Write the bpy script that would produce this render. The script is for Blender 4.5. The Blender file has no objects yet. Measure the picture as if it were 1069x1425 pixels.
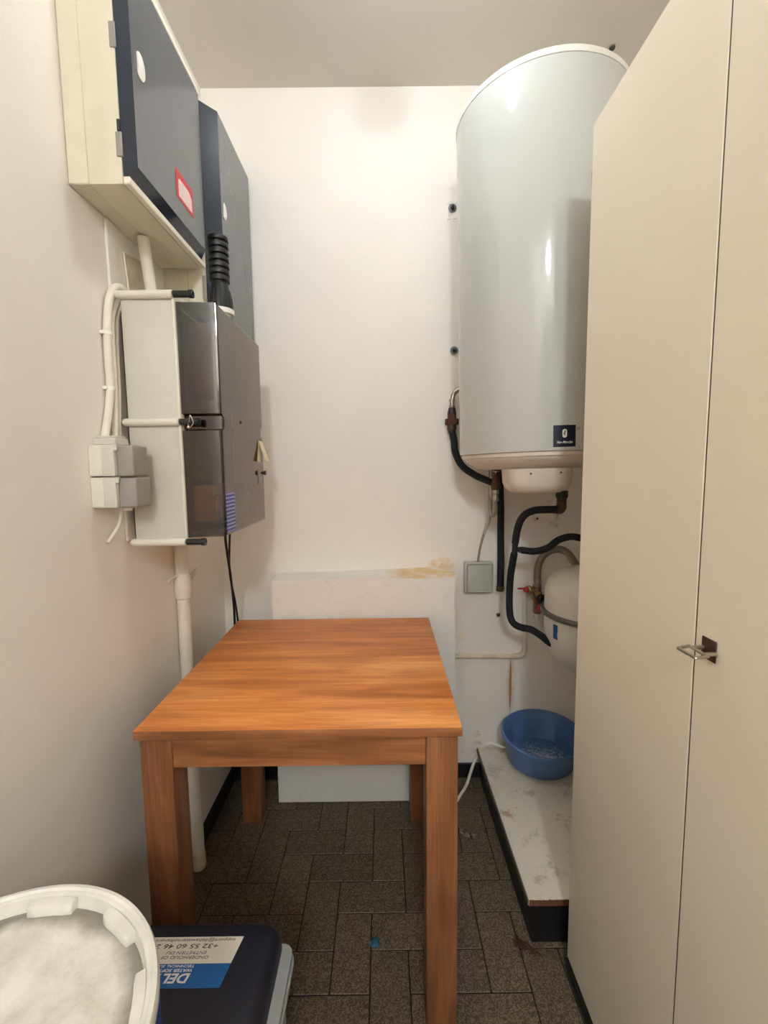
import bpy, bmesh, math, random
from mathutils import Vector, Matrix
random.seed(7)
PI = math.pi
SC = bpy.context.scene
COL = SC.collection

# ------------------------------------------------------------------ camera
CAM_H = 1.292
cam_d = bpy.data.cameras.new('camera')
cam = bpy.data.objects.new('camera', cam_d)
COL.objects.link(cam)
cam_d.sensor_fit = 'HORIZONTAL'
cam_d.sensor_width = 36.0
cam_d.lens = 36.0 * 615.0 / 1069.0
cam_d.clip_start = 0.02
pitch, roll, yaw = 0.0971, 0.0118, 0.0018
cp, sp = math.cos(pitch), math.sin(pitch)
R0 = Matrix(((1, 0, 0), (0, -sp, -cp), (0, cp, -sp)))
c, s = math.cos(roll), math.sin(roll)
RR = Matrix(((c, s, 0), (-s, c, 0), (0, 0, 1)))
c, s = math.cos(yaw), math.sin(yaw)
RY = Matrix(((c, -s, 0), (s, c, 0), (0, 0, 1)))
Rm = RR @ R0 @ RY
right, up, back = Vector(Rm[0]), -Vector(Rm[1]), -Vector(Rm[2])
mw = Matrix.Identity(4)
for i in range(3):
    mw[i][0], mw[i][1], mw[i][2] = right[i], up[i], back[i]
mw[2][3] = CAM_H
cam.matrix_world = mw
SC.camera = cam

# ------------------------------------------------------------------ light and exposure
LAMP_MAIN = 38.0       # emission of the glass dome on the ceiling (it stands just above the frame)
LAMP_REAR = 140.0       # the second dome, by the door behind the camera
LAMP_COLOR = (0.93, 1.0, 1.09)
w = bpy.data.worlds.new('world')
SC.world = w
w.use_nodes = True
w.node_tree.nodes['Background'].inputs[0].default_value = (0.8, 0.85, 1.0, 1)
w.node_tree.nodes['Background'].inputs[1].default_value = 0.05
SC.view_settings.view_transform = 'Standard'
SC.view_settings.look = 'None'
SC.view_settings.gamma = 1.0
SC.view_settings.use_curve_mapping = False
SC.view_settings.exposure = 0.0
try:
    SC.cycles.max_bounces = 12
    SC.cycles.diffuse_bounces = 8
    SC.cycles.transparent_max_bounces = 16
    SC.cycles.sample_clamp_indirect = 6.0
except Exception:
    pass

# ------------------------------------------------------------------ materials
def srgb(r, g, b):
    f = lambda v: (v / 255 / 12.92) if v <= 10 else ((v / 255 + 0.055) / 1.055) ** 2.4
    return (f(r), f(g), f(b), 1.0)

class NT:
    """small helper round a material's node tree"""
    def __init__(self, name):
        self.m = bpy.data.materials.new(name)
        self.m.use_nodes = True
        self.t = self.m.node_tree
        self.b = self.t.nodes['Principled BSDF']
        self.co = None
    def n(self, kind, **kw):
        nd = self.t.nodes.new(kind)
        for k, v in kw.items():
            if k in nd.inputs:
                nd.inputs[k].default_value = v
            else:
                setattr(nd, k, v)
        return nd
    def l(self, a, b):
        self.t.links.new(a, b)
    def coord(self):
        if self.co is None:
            self.co = self.n('ShaderNodeTexCoord').outputs['Object']
        return self.co
    def mapped(self, scale=(1, 1, 1), rot=(0, 0, 0), loc=(0, 0, 0)):
        mp = self.n('ShaderNodeMapping')
        mp.inputs['Scale'].default_value = scale
        mp.inputs['Rotation'].default_value = rot
        mp.inputs['Location'].default_value = loc
        self.l(self.coord(), mp.inputs['Vector'])
        return mp.outputs[0]
    def noise(self, scale, detail=4, rough=0.55, vec=None, dist=0.0):
        nd = self.n('ShaderNodeTexNoise')
        nd.inputs['Scale'].default_value = scale
        nd.inputs['Detail'].default_value = detail
        nd.inputs['Roughness'].default_value = rough
        nd.inputs['Distortion'].default_value = dist
        self.l(vec if vec is not None else self.coord(), nd.inputs['Vector'])
        return nd.outputs['Fac']
    def ramp(self, fac, stops):
        nd = self.n('ShaderNodeValToRGB')
        cr = nd.color_ramp
        while len(cr.elements) < len(stops):
            cr.elements.new(0.5)
        for e, (p, col) in zip(cr.elements, stops):
            e.position = p
            e.color = col if isinstance(col, tuple) else (col, col, col, 1)
        self.l(fac, nd.inputs[0])
        return nd.outputs[0]
    def mix(self, fac, a, b, mode='MIX'):
        nd = self.n('ShaderNodeMix', data_type='RGBA', blend_type=mode)
        for sock, v in ((nd.inputs[0], fac), (nd.inputs[6], a), (nd.inputs[7], b)):
            if isinstance(v, (int, float, tuple)):
                sock.default_value = v
            else:
                self.l(v, sock)
        return nd.outputs[2]
    def math(self, op, a, b=0.0, clamp=False):
        nd = self.n('ShaderNodeMath', operation=op, use_clamp=clamp)
        for sock, v in zip(nd.inputs, (a, b)):
            if isinstance(v, (int, float)):
                sock.default_value = v
            else:
                self.l(v, sock)
        return nd.outputs[0]
    def bump(self, height, strength=0.2, dist=0.01):
        nd = self.n('ShaderNodeBump')
        nd.inputs['Strength'].default_value = strength
        nd.inputs['Distance'].default_value = dist
        self.l(height, nd.inputs['Height'])
        self.l(nd.outputs[0], self.b.inputs['Normal'])
    def color(self, v):
        if isinstance(v, tuple):
            self.b.inputs['Base Color'].default_value = v
        else:
            self.l(v, self.b.inputs['Base Color'])
    def rough(self, v):
        if isinstance(v, (int, float)):
            self.b.inputs['Roughness'].default_value = v
        else:
            self.l(v, self.b.inputs['Roughness'])
    def box_mask(self, x, z, sx, sz, soft=0.4):
        """1 inside an ellipse round (x,z) of half sizes sx,sz in the XZ plane"""
        sep = self.n('ShaderNodeSeparateXYZ')
        self.l(self.coord(), sep.inputs[0])
        dx = self.math('MULTIPLY', self.math('SUBTRACT', sep.outputs[0], x), 1 / sx)
        dz = self.math('MULTIPLY', self.math('SUBTRACT', sep.outputs[2], z), 1 / sz)
        d = self.math('ADD', self.math('MULTIPLY', dx, dx), self.math('MULTIPLY', dz, dz))
        return self.ramp(d, [(1 - soft, 1.0), (1.0, 0.0)])

def plain(name, col, rough=0.5, metal=0.0, var=0.06, nscale=30, bump=0.0, bscale=120, spec=0.5, coat=0.0):
    k = NT(name)
    if var:
        f = k.noise(nscale)
        lo = tuple(v * (1 - var) for v in col[:3]) + (1,)
        hi = tuple(min(1, v * (1 + var)) for v in col[:3]) + (1,)
        k.color(k.ramp(f, [(0.3, lo), (0.7, hi)]))
    else:
        k.color(col)
    k.rough(rough)
    k.b.inputs['Metallic'].default_value = metal
    k.b.inputs['Specular IOR Level'].default_value = spec
    k.b.inputs['Coat Weight'].default_value = coat
    k.b.inputs['Coat Roughness'].default_value = 0.05
    if bump:
        k.bump(k.noise(bscale, 3), bump, 0.002)
    return k.m

def emission(name, col, strength):
    k = NT(name)
    k.b.inputs['Base Color'].default_value = (0.9, 0.9, 0.88, 1)
    k.b.inputs['Emission Color'].default_value = col + (1,)
    k.b.inputs['Emission Strength'].default_value = strength
    return k.m

def wall_paint(name, col, scuff=0.35):
    k = NT(name)
    big = k.noise(1.8, 5, 0.6)
    lo = tuple(v * 0.93 for v in col[:3]) + (1,)
    base = k.ramp(big, [(0.3, lo), (0.7, col)])
    fine = k.noise(9, 8, 0.75)
    dirt = k.ramp(fine, [(0.62, 0.0), (0.8, scuff)])
    base = k.mix(dirt, base, tuple(v * 0.74 for v in col[:3]) + (1,))
    k.color(base)
    k.rough(0.62)
    k.b.inputs['Specular IOR Level'].default_value = 0.3
    h = k.math('ADD', k.noise(14, 6, 0.6), k.math('MULTIPLY', k.noise(160, 3), 0.25))
    k.bump(h, 0.16, 0.006)
    return k

WALL = srgb(241, 235, 226)
M = {}
M['wall'] = wall_paint('wall_paint', WALL).m

def back_wall():
    k = wall_paint('back_wall_paint', WALL)
    src = k.b.inputs['Base Color'].links[0].from_socket
    wob = k.noise(22, 6, 0.7)
    def stain(base, x, z, sx, sz, col, amount, lo=0.42, hi=0.62, soft=0.8):
        msk = k.math('MULTIPLY', k.box_mask(x, z, sx, sz, soft), k.ramp(wob, [(lo, 0.0), (hi, 1.0)]))
        return k.mix(k.math('MULTIPLY', msk, amount), base, col)
    b = stain(src, 0.516, 0.40, 0.006, 0.125, srgb(150, 92, 40), 0.95, 0.2, 0.4, 0.6)      # rust run under the pipe elbow
    b = stain(b, 0.518, 0.40, 0.022, 0.15, srgb(196, 160, 116), 0.45, 0.3, 0.5)
    b = stain(b, 0.24, 0.905, 0.07, 0.035, srgb(216, 170, 92), 0.75, 0.36, 0.55)           # rust bloom above the boxing
    b = stain(b, 0.31, 0.60, 0.03, 0.30, srgb(222, 190, 140), 0.3)
    b = stain(b, 0.62, 1.10, 0.18, 0.13, srgb(150, 132, 110), 0.55, 0.55, 0.68)
    b = stain(b, 0.34, 0.18, 0.10, 0.14, srgb(120, 112, 98), 0.6, 0.58, 0.7)
    b = stain(b, 0.46, 0.74, 0.03, 0.05, srgb(150, 138, 120), 0.5, 0.45, 0.6)
    k.color(b)
    return k.m
M['wall_back'] = back_wall()

def boxing_paint():
    k = wall_paint('boxing_paint', srgb(238, 234, 226), 0.4)
    src = k.b.inputs['Base Color'].links[0].from_socket
    wob = k.noise(16, 6, 0.7)
    msk = k.math('MULTIPLY', k.box_mask(0.15, 0.90, 0.17, 0.016, 0.6), k.ramp(wob, [(0.35, 0.0), (0.55, 1.0)]))
    b = k.mix(k.math('MULTIPLY', msk, 0.8), src, srgb(222, 186, 116))
    cr = k.noise(5, 3, 0.5, k.mapped((1, 1, 3)), 1.2)
    crack = k.ramp(cr, [(0.487, 0.0), (0.4985, 0.18), (0.51, 0.0)])
    b = k.mix(crack, b, srgb(196, 186, 170))
    k.color(b)
    h = k.math('ADD', k.noise(7, 6, 0.65), k.math('MULTIPLY', k.noise(90, 3), 0.3))
    k.bump(h, 0.35, 0.008)
    return k.m
M['boxing'] = boxing_paint()
M['ceiling'] = wall_paint('ceiling_paint', srgb(220, 214, 205), 0.12).m

def terrazzo(name, tint):
    k = NT(name)
    v = k.n('ShaderNodeTexVoronoi', Scale=340.0)
    k.l(k.coord(), v.inputs['Vector'])
    sep = k.n('ShaderNodeSeparateColor')
    k.l(v.outputs['Color'], sep.inputs[0])
    col = k.ramp(sep.outputs[0], [(0.0, srgb(72 * tint, 60 * tint, 48 * tint)), (0.4, srgb(96 * tint, 82 * tint, 66 * tint)),
                                  (0.72, srgb(132 * tint, 116 * tint, 96 * tint)), (1.0, srgb(142 * tint, 126 * tint, 104 * tint))])
    col = k.mix(k.ramp(k.noise(3.0, 5, 0.6), [(0.35, 0.0), (0.7, 0.45)]), col, srgb(70, 58, 45))
    k.color(col)
    k.rough(0.55)
    k.b.inputs['Specular IOR Level'].default_value = 0.35
    k.bump(sep.outputs[1], 0.08, 0.001)
    return k.m
M['tiles'] = [terrazzo('terrazzo_tile_%s' % n, t) for n, t in (('mid', 0.86), ('dark', 0.81), ('light', 0.91))]
M['grout'] = plain('dark_grout', srgb(24, 19, 15), 0.9)
M['baseboard'] = plain('black_baseboard', srgb(26, 25, 24), 0.4)

def wood(name, axis, light, mid, dark, seed):
    k = NT(name)
    sc = {'x': (0.9, 11, 11), 'y': (11, 0.9, 11), 'z': (11, 11, 0.9)}[axis]
    v = k.mapped(sc, loc=(seed, seed * 1.7, seed * 0.6))
    f = k.noise(1.5, 7, 0.62, v, 0.7)
    base = k.ramp(f, [(0.28, dark), (0.48, mid), (0.68, light)])
    sc2 = tuple(q * 9 if q > 1 else q * 4 for q in sc)
    f2 = k.noise(2.0, 3, 0.6, k.mapped(sc2))
    base = k.mix(k.ramp(f2, [(0.42, 0.0), (0.75, 0.5)]), base, dark)
    patch = k.noise(2.6, 3, 0.5, k.mapped(tuple(q * 0.35 if q > 1 else q * 1.6 for q in sc), loc=(seed + 3, 0, 0)), 0.4)
    base = k.mix(k.ramp(patch, [(0.5, 0.0), (0.72, 0.5)]), base, dark)
    kn = k.n('ShaderNodeTexVoronoi', Scale=3.1)
    k.l(k.mapped((1, 1, 1), loc=(seed * 0.37, seed * 0.71, 0.2)), kn.inputs['Vector'])
    base = k.mix(k.ramp(kn.outputs['Distance'], [(0.05, 0.8), (0.14, 0.0)]), base, tuple(q * 0.55 for q in dark[:3]) + (1,))
    k.color(base)
    k.rough(0.42)
    k.b.inputs['Specular IOR Level'].default_value = 0.35
    k.bump(f2, 0.08, 0.001)
    return k.m
W1 = (srgb(238, 166, 98), srgb(214, 134, 68), srgb(166, 92, 44))
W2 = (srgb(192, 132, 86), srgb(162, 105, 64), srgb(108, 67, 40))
W3 = (srgb(160, 106, 68), srgb(130, 82, 51), srgb(86, 52, 32))  # leg wood: apron tones darkened for the weaker light near the floor
M['wood_top'] = wood('wood_tabletop', 'x', *W1, 1.3)
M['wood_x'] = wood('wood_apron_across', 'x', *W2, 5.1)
M['wood_y'] = wood('wood_apron_along', 'y', *W2, 2.7)
M['wood_legs'] = [wood('wood_leg_%s' % n, 'z', *W3, q) for n, q in (('first', 0.4), ('second', 3.3), ('third', 6.6), ('fourth', 9.2))]

M['cabinet'] = None
def cabinet_mat():
    k = NT('cream_cabinet_laminate')
    f = k.noise(2.2, 4)
    b = k.ramp(f, [(0.3, srgb(234, 223, 200)), (0.7, srgb(239, 229, 207))])
    sc = k.noise(7.0, 5, 0.7, k.mapped((1, 2.5, 4), rot=(0.5, 0, 0)), 0.6)
    b = k.mix(k.ramp(sc, [(0.735, 0.0), (0.755, 0.5)]), b, srgb(176, 156, 122))
    k.color(b)
    k.rough(0.42)
    k.b.inputs['Specular IOR Level'].default_value = 0.35
    k.bump(k.noise(260, 2), 0.03, 0.001)
    return k.m
M['cabinet'] = cabinet_mat()
M['cabinet_edge'] = plain('cabinet_carcass', srgb(196, 180, 150), 0.5)
M['black'] = plain('black_plastic', srgb(22, 21, 21), 0.45)
M['black_rubber'] = plain('black_foam_insulation', srgb(20, 19, 19), 0.8, var=0.2, bump=0.15)
M['brown_plate'] = plain('brown_metal_plate', srgb(66, 44, 36), 0.4, 0.3)
M['steel'] = plain('brushed_steel', srgb(176, 166, 150), 0.32, 0.9)
M['zinc'] = plain('zinc_plated', srgb(116, 120, 120), 0.45, 0.4)
M['heater'] = plain('white_enamel', srgb(198, 200, 194), 0.07, var=0.0, spec=0.5, coat=0.25)
M['heater_plastic'] = plain('white_plastic_cap', srgb(232, 228, 218), 0.38, var=0.02)
M['heater_base'] = plain('off_white_plastic', srgb(214, 203, 188), 0.45, var=0.04)
M['navy'] = plain('navy_badge', srgb(16, 20, 44), 0.35, var=0)
M['white_print'] = plain('white_print', srgb(236, 236, 232), 0.5, var=0)
M['grey_print'] = plain('grey_print', srgb(96, 96, 92), 0.5, var=0)
M['dark_print'] = plain('dark_print', srgb(84, 84, 90), 0.5, var=0)
M['brass'] = plain('aged_brass', srgb(150, 124, 92), 0.42, 0.75, var=0.2)
M['rusty'] = plain('rusty_union', srgb(92, 52, 38), 0.7, 0.3, var=0.3, nscale=90)
M['dark_metal'] = plain('dark_metal_fitting', srgb(64, 60, 54), 0.5, 0.6, var=0.25)
M['brown_fit'] = plain('brown_copper_fitting', srgb(84, 60, 44), 0.55, 0.4, var=0.35, nscale=70)
M['red'] = plain('red_plastic', srgb(176, 34, 40), 0.45)
M['junction'] = plain('grey_junction_plastic', srgb(178, 178, 168), 0.5, var=0.03)
M['cable_grey'] = plain('grey_cable', srgb(140, 132, 118), 0.6)
M['white_cable'] = plain('white_cable', srgb(226, 219, 204), 0.55)
M['painted_pipe'] = plain('painted_pipe', srgb(224, 216, 200), 0.55, var=0.08, nscale=14, bump=0.2, bscale=60)
M['painted_dirty'] = plain('painted_pipe_dirty', srgb(214, 200, 178), 0.6, var=0.16, nscale=22, bump=0.3, bscale=60)
def braid():
    k = NT('braided_hose')
    wv = k.n('ShaderNodeTexWave', Scale=260.0, Distortion=0.0)
    k.l(k.mapped((1, 1, 1), rot=(0.6, 0.5, 0.4)), wv.inputs['Vector'])
    k.color(k.ramp(wv.outputs['Fac'], [(0.2, srgb(92, 86, 76)), (0.8, srgb(160, 150, 132))]))
    k.rough(0.45)
    k.b.inputs['Metallic'].default_value = 0.5
    return k.m
M['braid'] = braid()
M['vessel'] = plain('white_vessel_paint', srgb(226, 222, 212), 0.28, var=0.02)
M['vessel_band'] = plain('grey_steel_band', srgb(120, 122, 122), 0.4, 0.6)
M['blue_sticker'] = plain('blue_sticker', srgb(44, 82, 140), 0.5)
def basin_mat():
    k = NT('blue_basin_plastic')
    f = k.noise(12, 4)
    k.color(k.ramp(f, [(0.3, srgb(78, 108, 156)), (0.7, srgb(88, 120, 168))]))
    k.rough(0.4)
    return k.m
M['basin'] = basin_mat()
def lime_mat():
    k = NT('limescale_residue')
    mp = k.mapped((9, 11, 0), loc=(-5.5, -17.5, 0))
    ln = k.n('ShaderNodeVectorMath', operation='LENGTH')
    k.l(mp, ln.inputs[0])
    f = k.math('SUBTRACT', k.noise(90, 7, 0.75), k.math('MULTIPLY', ln.outputs['Value'], 0.22))
    k.color(k.ramp(f, [(0.26, srgb(76, 106, 152)), (0.38, srgb(150, 168, 186)), (0.50, srgb(226, 228, 226))]))
    k.rough(0.5)
    return k.m
M['lime'] = lime_mat()
def board_mat():
    k = NT('worn_white_melamine')
    b = k.ramp(k.noise(5, 5), [(0.3, srgb(214, 206, 190)), (0.7, srgb(228, 221, 206))])
    b = k.mix(k.ramp(k.noise(16, 8, 0.75), [(0.54, 0.0), (0.66, 0.6)]), b, srgb(150, 140, 122))
    b = k.mix(k.ramp(k.noise(10, 5, 0.7, k.mapped((1, 1, 1), loc=(4, 2, 0))), [(0.60, 0.0), (0.68, 0.75)]), b, srgb(168, 132, 88))
    b = k.mix(k.ramp(k.noise(60, 3, 0.6), [(0.68, 0.0), (0.72, 0.7)]), b, srgb(110, 96, 76))
    k.color(b)
    k.rough(0.5)
    return k.m
M['board'] = board_mat()
M['chipboard'] = plain('raw_chipboard_edge', srgb(104, 66, 40), 0.85, var=0.35, nscale=160, bump=0.4)
M['dark_edge'] = plain('grey_board_edging', srgb(108, 98, 84), 0.6)
M['meter_beige'] = plain('beige_meter_case', srgb(221, 213, 190), 0.45, var=0.03)
M['meter_frame'] = plain('cream_meter_frame', srgb(238, 231, 212), 0.4, var=0.02)
def smoked(name, tint, gloss_rough=0.06, fmin=0.05):
    k = NT(name)
    k.t.nodes.remove(k.b)
    out = [n for n in k.t.nodes if n.type == 'OUTPUT_MATERIAL'][0]
    tr = k.n('ShaderNodeBsdfTransparent')
    tr.inputs[0].default_value = tint
    gl = k.n('ShaderNodeBsdfGlossy')
    gl.inputs['Roughness'].default_value = gloss_rough
    gl.inputs['Color'].default_value = (0.95, 0.93, 0.9, 1)
    fr = k.n('ShaderNodeFresnel', IOR=1.5)
    f = k.math('ADD', fr.outputs[0], fmin, True)
    mx = k.n('ShaderNodeMixShader')
    k.l(f, mx.inputs[0]); k.l(tr.outputs[0], mx.inputs[1]); k.l(gl.outputs[0], mx.inputs[2])
    k.l(mx.outputs[0], out.inputs[0])
    return k.m
M['smoked'] = smoked('smoked_clear_plastic', srgb(150, 112, 82), 0.05, 0.05)
M['clear'] = smoked('clear_film', srgb(236, 236, 236), 0.25, 0.12)
M['door_glass'] = plain('dark_blue_grey_door', srgb(44, 52, 62), 0.16, var=0.03, spec=0.6)
M['door_face'] = plain('grey_door_face', srgb(92, 95, 98), 0.16, var=0.03, spec=0.6)
M['white_plastic'] = plain('white_plastic', srgb(240, 236, 226), 0.4, var=0.0)
M['red_sticker'] = plain('red_sticker', srgb(204, 48, 62), 0.5, var=0)
M['lbox'] = plain('light_grey_box', srgb(205, 201, 188), 0.5, var=0.02, bump=0.05, bscale=300)
M['lbox_lip'] = plain('light_grey_lip', srgb(222, 217, 202), 0.45, var=0.02)
M['inner'] = plain('brown_backboard', srgb(120, 88, 74), 0.6)
M['breaker'] = plain('beige_breaker', srgb(222, 210, 178), 0.5)
M['tag'] = plain('cream_card', srgb(226, 216, 180), 0.7, var=0.02)
def printed(name, base, ink, scale, axis):
    """illegible small print: rows of broken ink"""
    k = NT(name)
    sep = k.n('ShaderNodeSeparateXYZ')
    k.l(k.coord(), sep.inputs[0])
    row = k.math('FRACT', k.math('MULTIPLY', sep.outputs[2], scale))
    rowm = k.math('MULTIPLY', k.math('GREATER_THAN', row, 0.3), k.math('LESS_THAN', row, 0.72))
    word = k.noise(1.0, 3, 0.8, k.mapped((220, 220, scale * 2)))
    msk = k.math('MULTIPLY', rowm, k.ramp(word, [(0.44, 0.0), (0.5, 1.0)]))
    k.color(k.mix(msk, base, ink))
    k.rough(0.5)
    return k.m
M['blue_label'] = printed('blue_instruction_label', srgb(56, 66, 140), srgb(190, 196, 226), 105, 'z')
M['red_print'] = printed('white_label_red_print', srgb(242, 230, 224), srgb(214, 120, 120), 190, 'z')
M['old_card'] = plain('old_paper_card', srgb(196, 184, 160), 0.8, var=0.14, nscale=60)
M['conduit_grey'] = plain('two_tone_grey', srgb(150, 144, 136), 0.5, var=0.04)
M['drum'] = plain('blue_drum_plastic', srgb(34, 56, 150), 0.35)
M['drum_lid'] = plain('white_drum_lid', srgb(224, 222, 212), 0.42, var=0.09, nscale=26)
def dusty():
    k = NT('dusty_lid_panel')
    sub = k.n('ShaderNodeVectorMath', operation='DISTANCE')
    k.l(k.coord(), sub.inputs[0])
    sub.inputs[1].default_value = (-0.427, 0.355, 0.72)
    b = k.ramp(k.noise(11, 8, 0.75), [(0.32, srgb(194, 188, 170)), (0.46, srgb(216, 212, 200)), (0.62, srgb(234, 232, 224))])
    ring = k.math('ADD', sub.outputs['Value'], k.math('MULTIPLY', k.math('SUBTRACT', k.noise(26, 5), 0.5), 0.03))
    b = k.mix(k.ramp(ring, [(0.148, 0.0), (0.166, 0.8)]), b, srgb(112, 106, 92))      # grime caught under the rim
    b = k.mix(k.ramp(k.noise(15, 5, 0.7), [(0.68, 0.0), (0.76, 0.6)]), b, srgb(150, 148, 132))
    k.color(b)
    k.rough(0.75)
    k.bump(k.noise(20, 6, 0.7), 0.4, 0.004)
    return k.m
M['dusty'] = dusty()
M['soft_lid'] = plain('dark_navy_lid', srgb(22, 22, 36), 0.5, var=0.1, bump=0.06)
M['soft_body'] = plain('grey_softener_body', srgb(150, 152, 150), 0.5)
M['label_white'] = plain('label_white', srgb(236, 232, 218), 0.5, var=0.01)
M['label_blue'] = plain('label_blue', srgb(30, 98, 166), 0.5, var=0.06)
M['scrap_blue'] = plain('blue_scrap', srgb(20, 82, 104), 0.6, var=0.2)
M['dry_leaf'] = plain('dry_red_debris', srgb(72, 42, 32), 0.9, var=0.3)
M['rear_door'] = plain('rear_door_paint', srgb(150, 144, 134), 0.5)
M['lamp_glass'] = emission('lamp_glass_main', LAMP_COLOR, LAMP_MAIN)
M['lamp_glass_rear'] = emission('lamp_glass_rear', LAMP_COLOR, LAMP_REAR)

# ------------------------------------------------------------------ mesh helpers
def box(bm, x0, x1, y0, y1, z0, z1, bev=0.0, seg=2):
    vs = [bm.verts.new(p) for p in ((x0, y0, z0), (x1, y0, z0), (x1, y1, z0), (x0, y1, z0), (x0, y0, z1), (x1, y0, z1), (x1, y1, z1), (x0, y1, z1))]
    fs = [bm.faces.new([vs[i] for i in q]) for q in ((3, 2, 1, 0), (4, 5, 6, 7), (0, 1, 5, 4), (1, 2, 6, 5), (2, 3, 7, 6), (3, 0, 4, 7))]
    if bev:
        es = list({e for f in fs for e in f.edges})
        bmesh.ops.bevel(bm, geom=es, offset=bev, segments=seg, affect='EDGES', profile=0.5)
    return bm

def basis(d):
    d = Vector(d).normalized()
    a = Vector((0, 0, 1)) if abs(d.z) < 0.9 else Vector((1, 0, 0))
    u = d.cross(a).normalized()
    return u, d.cross(u).normalized()

def smooth_path(pts, n=8):
    P = [Vector(p) for p in pts]
    if len(P) < 3:
        return P
    Q = [P[0] * 2 - P[1]] + P + [P[-1] * 2 - P[-2]]
    out = []
    for i in range(1, len(Q) - 2):
        a, b, c_, d = Q[i - 1:i + 3]
        for k in range(n):
            t = k / n
            out.append(0.5 * (2 * b + (c_ - a) * t + (2 * a - 5 * b + 4 * c_ - d) * t * t + (3 * b - a - 3 * c_ + d) * t ** 3))
    out.append(P[-1])
    return out

def tube(bm, pts, r, seg=14, smooth=True, n=8, rad=None):
    P = smooth_path(pts, n) if smooth else [Vector(p) for p in pts]
    t0 = (P[1] - P[0]).normalized()
    u, v = basis(t0)
    rings = []
    for i, p in enumerate(P):
        t = (P[min(i + 1, len(P) - 1)] - P[max(i - 1, 0)]).normalized()
        u = (u - t * u.dot(t)).normalized()
        v = t.cross(u)
        rr = rad(i / (len(P) - 1)) if rad else r
        rings.append([bm.verts.new(p + (u * math.cos(2 * PI * k / seg) + v * math.sin(2 * PI * k / seg)) * rr) for k in range(seg)])
    for a, b in zip(rings, rings[1:]):
        for k in range(seg):
            bm.faces.new((a[k], a[(k + 1) % seg], b[(k + 1) % seg], b[k]))
    bm.faces.new(rings[0][::-1])
    bm.faces.new(rings[-1])
    return bm

def lathe(bm, prof, center, axis=(0, 0, 1), seg=32, cap=True, sx=1.0, sy=1.0, rot=None):
    """prof: (radius, height) pairs along the axis"""
    c_ = Vector(center)
    d = Vector(axis).normalized()
    if abs(d.z) > 0.999:
        u, v = Vector((1, 0, 0)), Vector((0, 1, 0))
        if d.z < 0:
            v = -v
    else:
        u, v = basis(d)
    rings = []
    for r, h in prof:
        if r < 1e-6:
            p = d * h
            rings.append([bm.verts.new(c_ + (rot @ p if rot else p))])
            continue
        ring = []
        for k in range(seg):
            p = d * h + u * (math.cos(2 * PI * k / seg) * r * sx) + v * (math.sin(2 * PI * k / seg) * r * sy)
            ring.append(bm.verts.new(c_ + (rot @ p if rot else p)))
        rings.append(ring)
    for a, b in zip(rings, rings[1:]):
        if len(a) == 1 and len(b) == 1:
            continue
        for k in range(seg):
            if len(a) == 1:
                bm.faces.new((a[0], b[(k + 1) % seg], b[k]))
            elif len(b) == 1:
                bm.faces.new((a[k], a[(k + 1) % seg], b[0]))
            else:
                bm.faces.new((a[k], a[(k + 1) % seg], b[(k + 1) % seg], b[k]))
    if cap:
        if len(rings[0]) > 1:
            bm.faces.new(rings[0][::-1])
        if len(rings[-1]) > 1:
            bm.faces.new(rings[-1])
    return bm

def prism(bm, outline, a0, a1, axis='y', bev=0.0):
    """closed outline of 2D points pulled along an axis (outline in the other two axes, in x,y,z order)"""
    def P(p, t):
        return {'x': (t, p[0], p[1]), 'y': (p[0], t, p[1]), 'z': (p[0], p[1], t)}[axis]
    A = [bm.verts.new(P(p, a0)) for p in outline]
    B = [bm.verts.new(P(p, a1)) for p in outline]
    fs = [bm.faces.new(A), bm.faces.new(B[::-1])]
    n = len(A)
    for i in range(n):
        fs.append(bm.faces.new((A[i], B[i], B[(i + 1) % n], A[(i + 1) % n])))
    if bev:
        es = list({e for f in fs for e in f.edges})
        bmesh.ops.bevel(bm, geom=es, offset=bev, segments=2, affect='EDGES', profile=0.5)
    return bm

def hexa(bm, r, h0, h1, center, axis=(0, 0, 1)):
    return lathe(bm, [(r * 0.93, h0), (r, h0 + (h1 - h0) * 0.12), (r, h1 - (h1 - h0) * 0.12), (r * 0.93, h1)], center, axis, 6)

NB = bmesh.new

def link_obj(name, bm, mat, parent=None, smooth=True, angle=40):
    bmesh.ops.recalc_face_normals(bm, faces=bm.faces)
    me = bpy.data.meshes.new(name)
    bm.to_mesh(me)
    bm.free()
    o = bpy.data.objects.new(name, me)
    COL.objects.link(o)
    for mm in (mat if isinstance(mat, list) else [mat]):
        me.materials.append(mm)
    if smooth:
        for p in me.polygons:
            p.use_smooth = True
        try:
            me.set_sharp_from_angle(angle=math.radians(angle))
        except Exception:
            pass
    if parent:
        o.parent = parent
        off = Vector((0, 0, 0))
        q = parent
        while q:
            off += q.location
            q = q.parent
        o.location = -off            # meshes are written in room coordinates
    return o

def tag(o, label, cat, group=None):
    o['label'] = label
    o['category'] = cat
    if group:
        o['group'] = group
    return o

def thing(name, loc, label, cat, group=None):
    o = bpy.data.objects.new(name, None)
    COL.objects.link(o)
    o.empty_display_size = 0.05
    o.location = loc
    return tag(o, label, cat, group)

def struct(name, bm, mat, label=None):
    o = link_obj(name, bm, mat)
    o['kind'] = 'structure'
    if label:
        o['label'] = label
    return o

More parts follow.
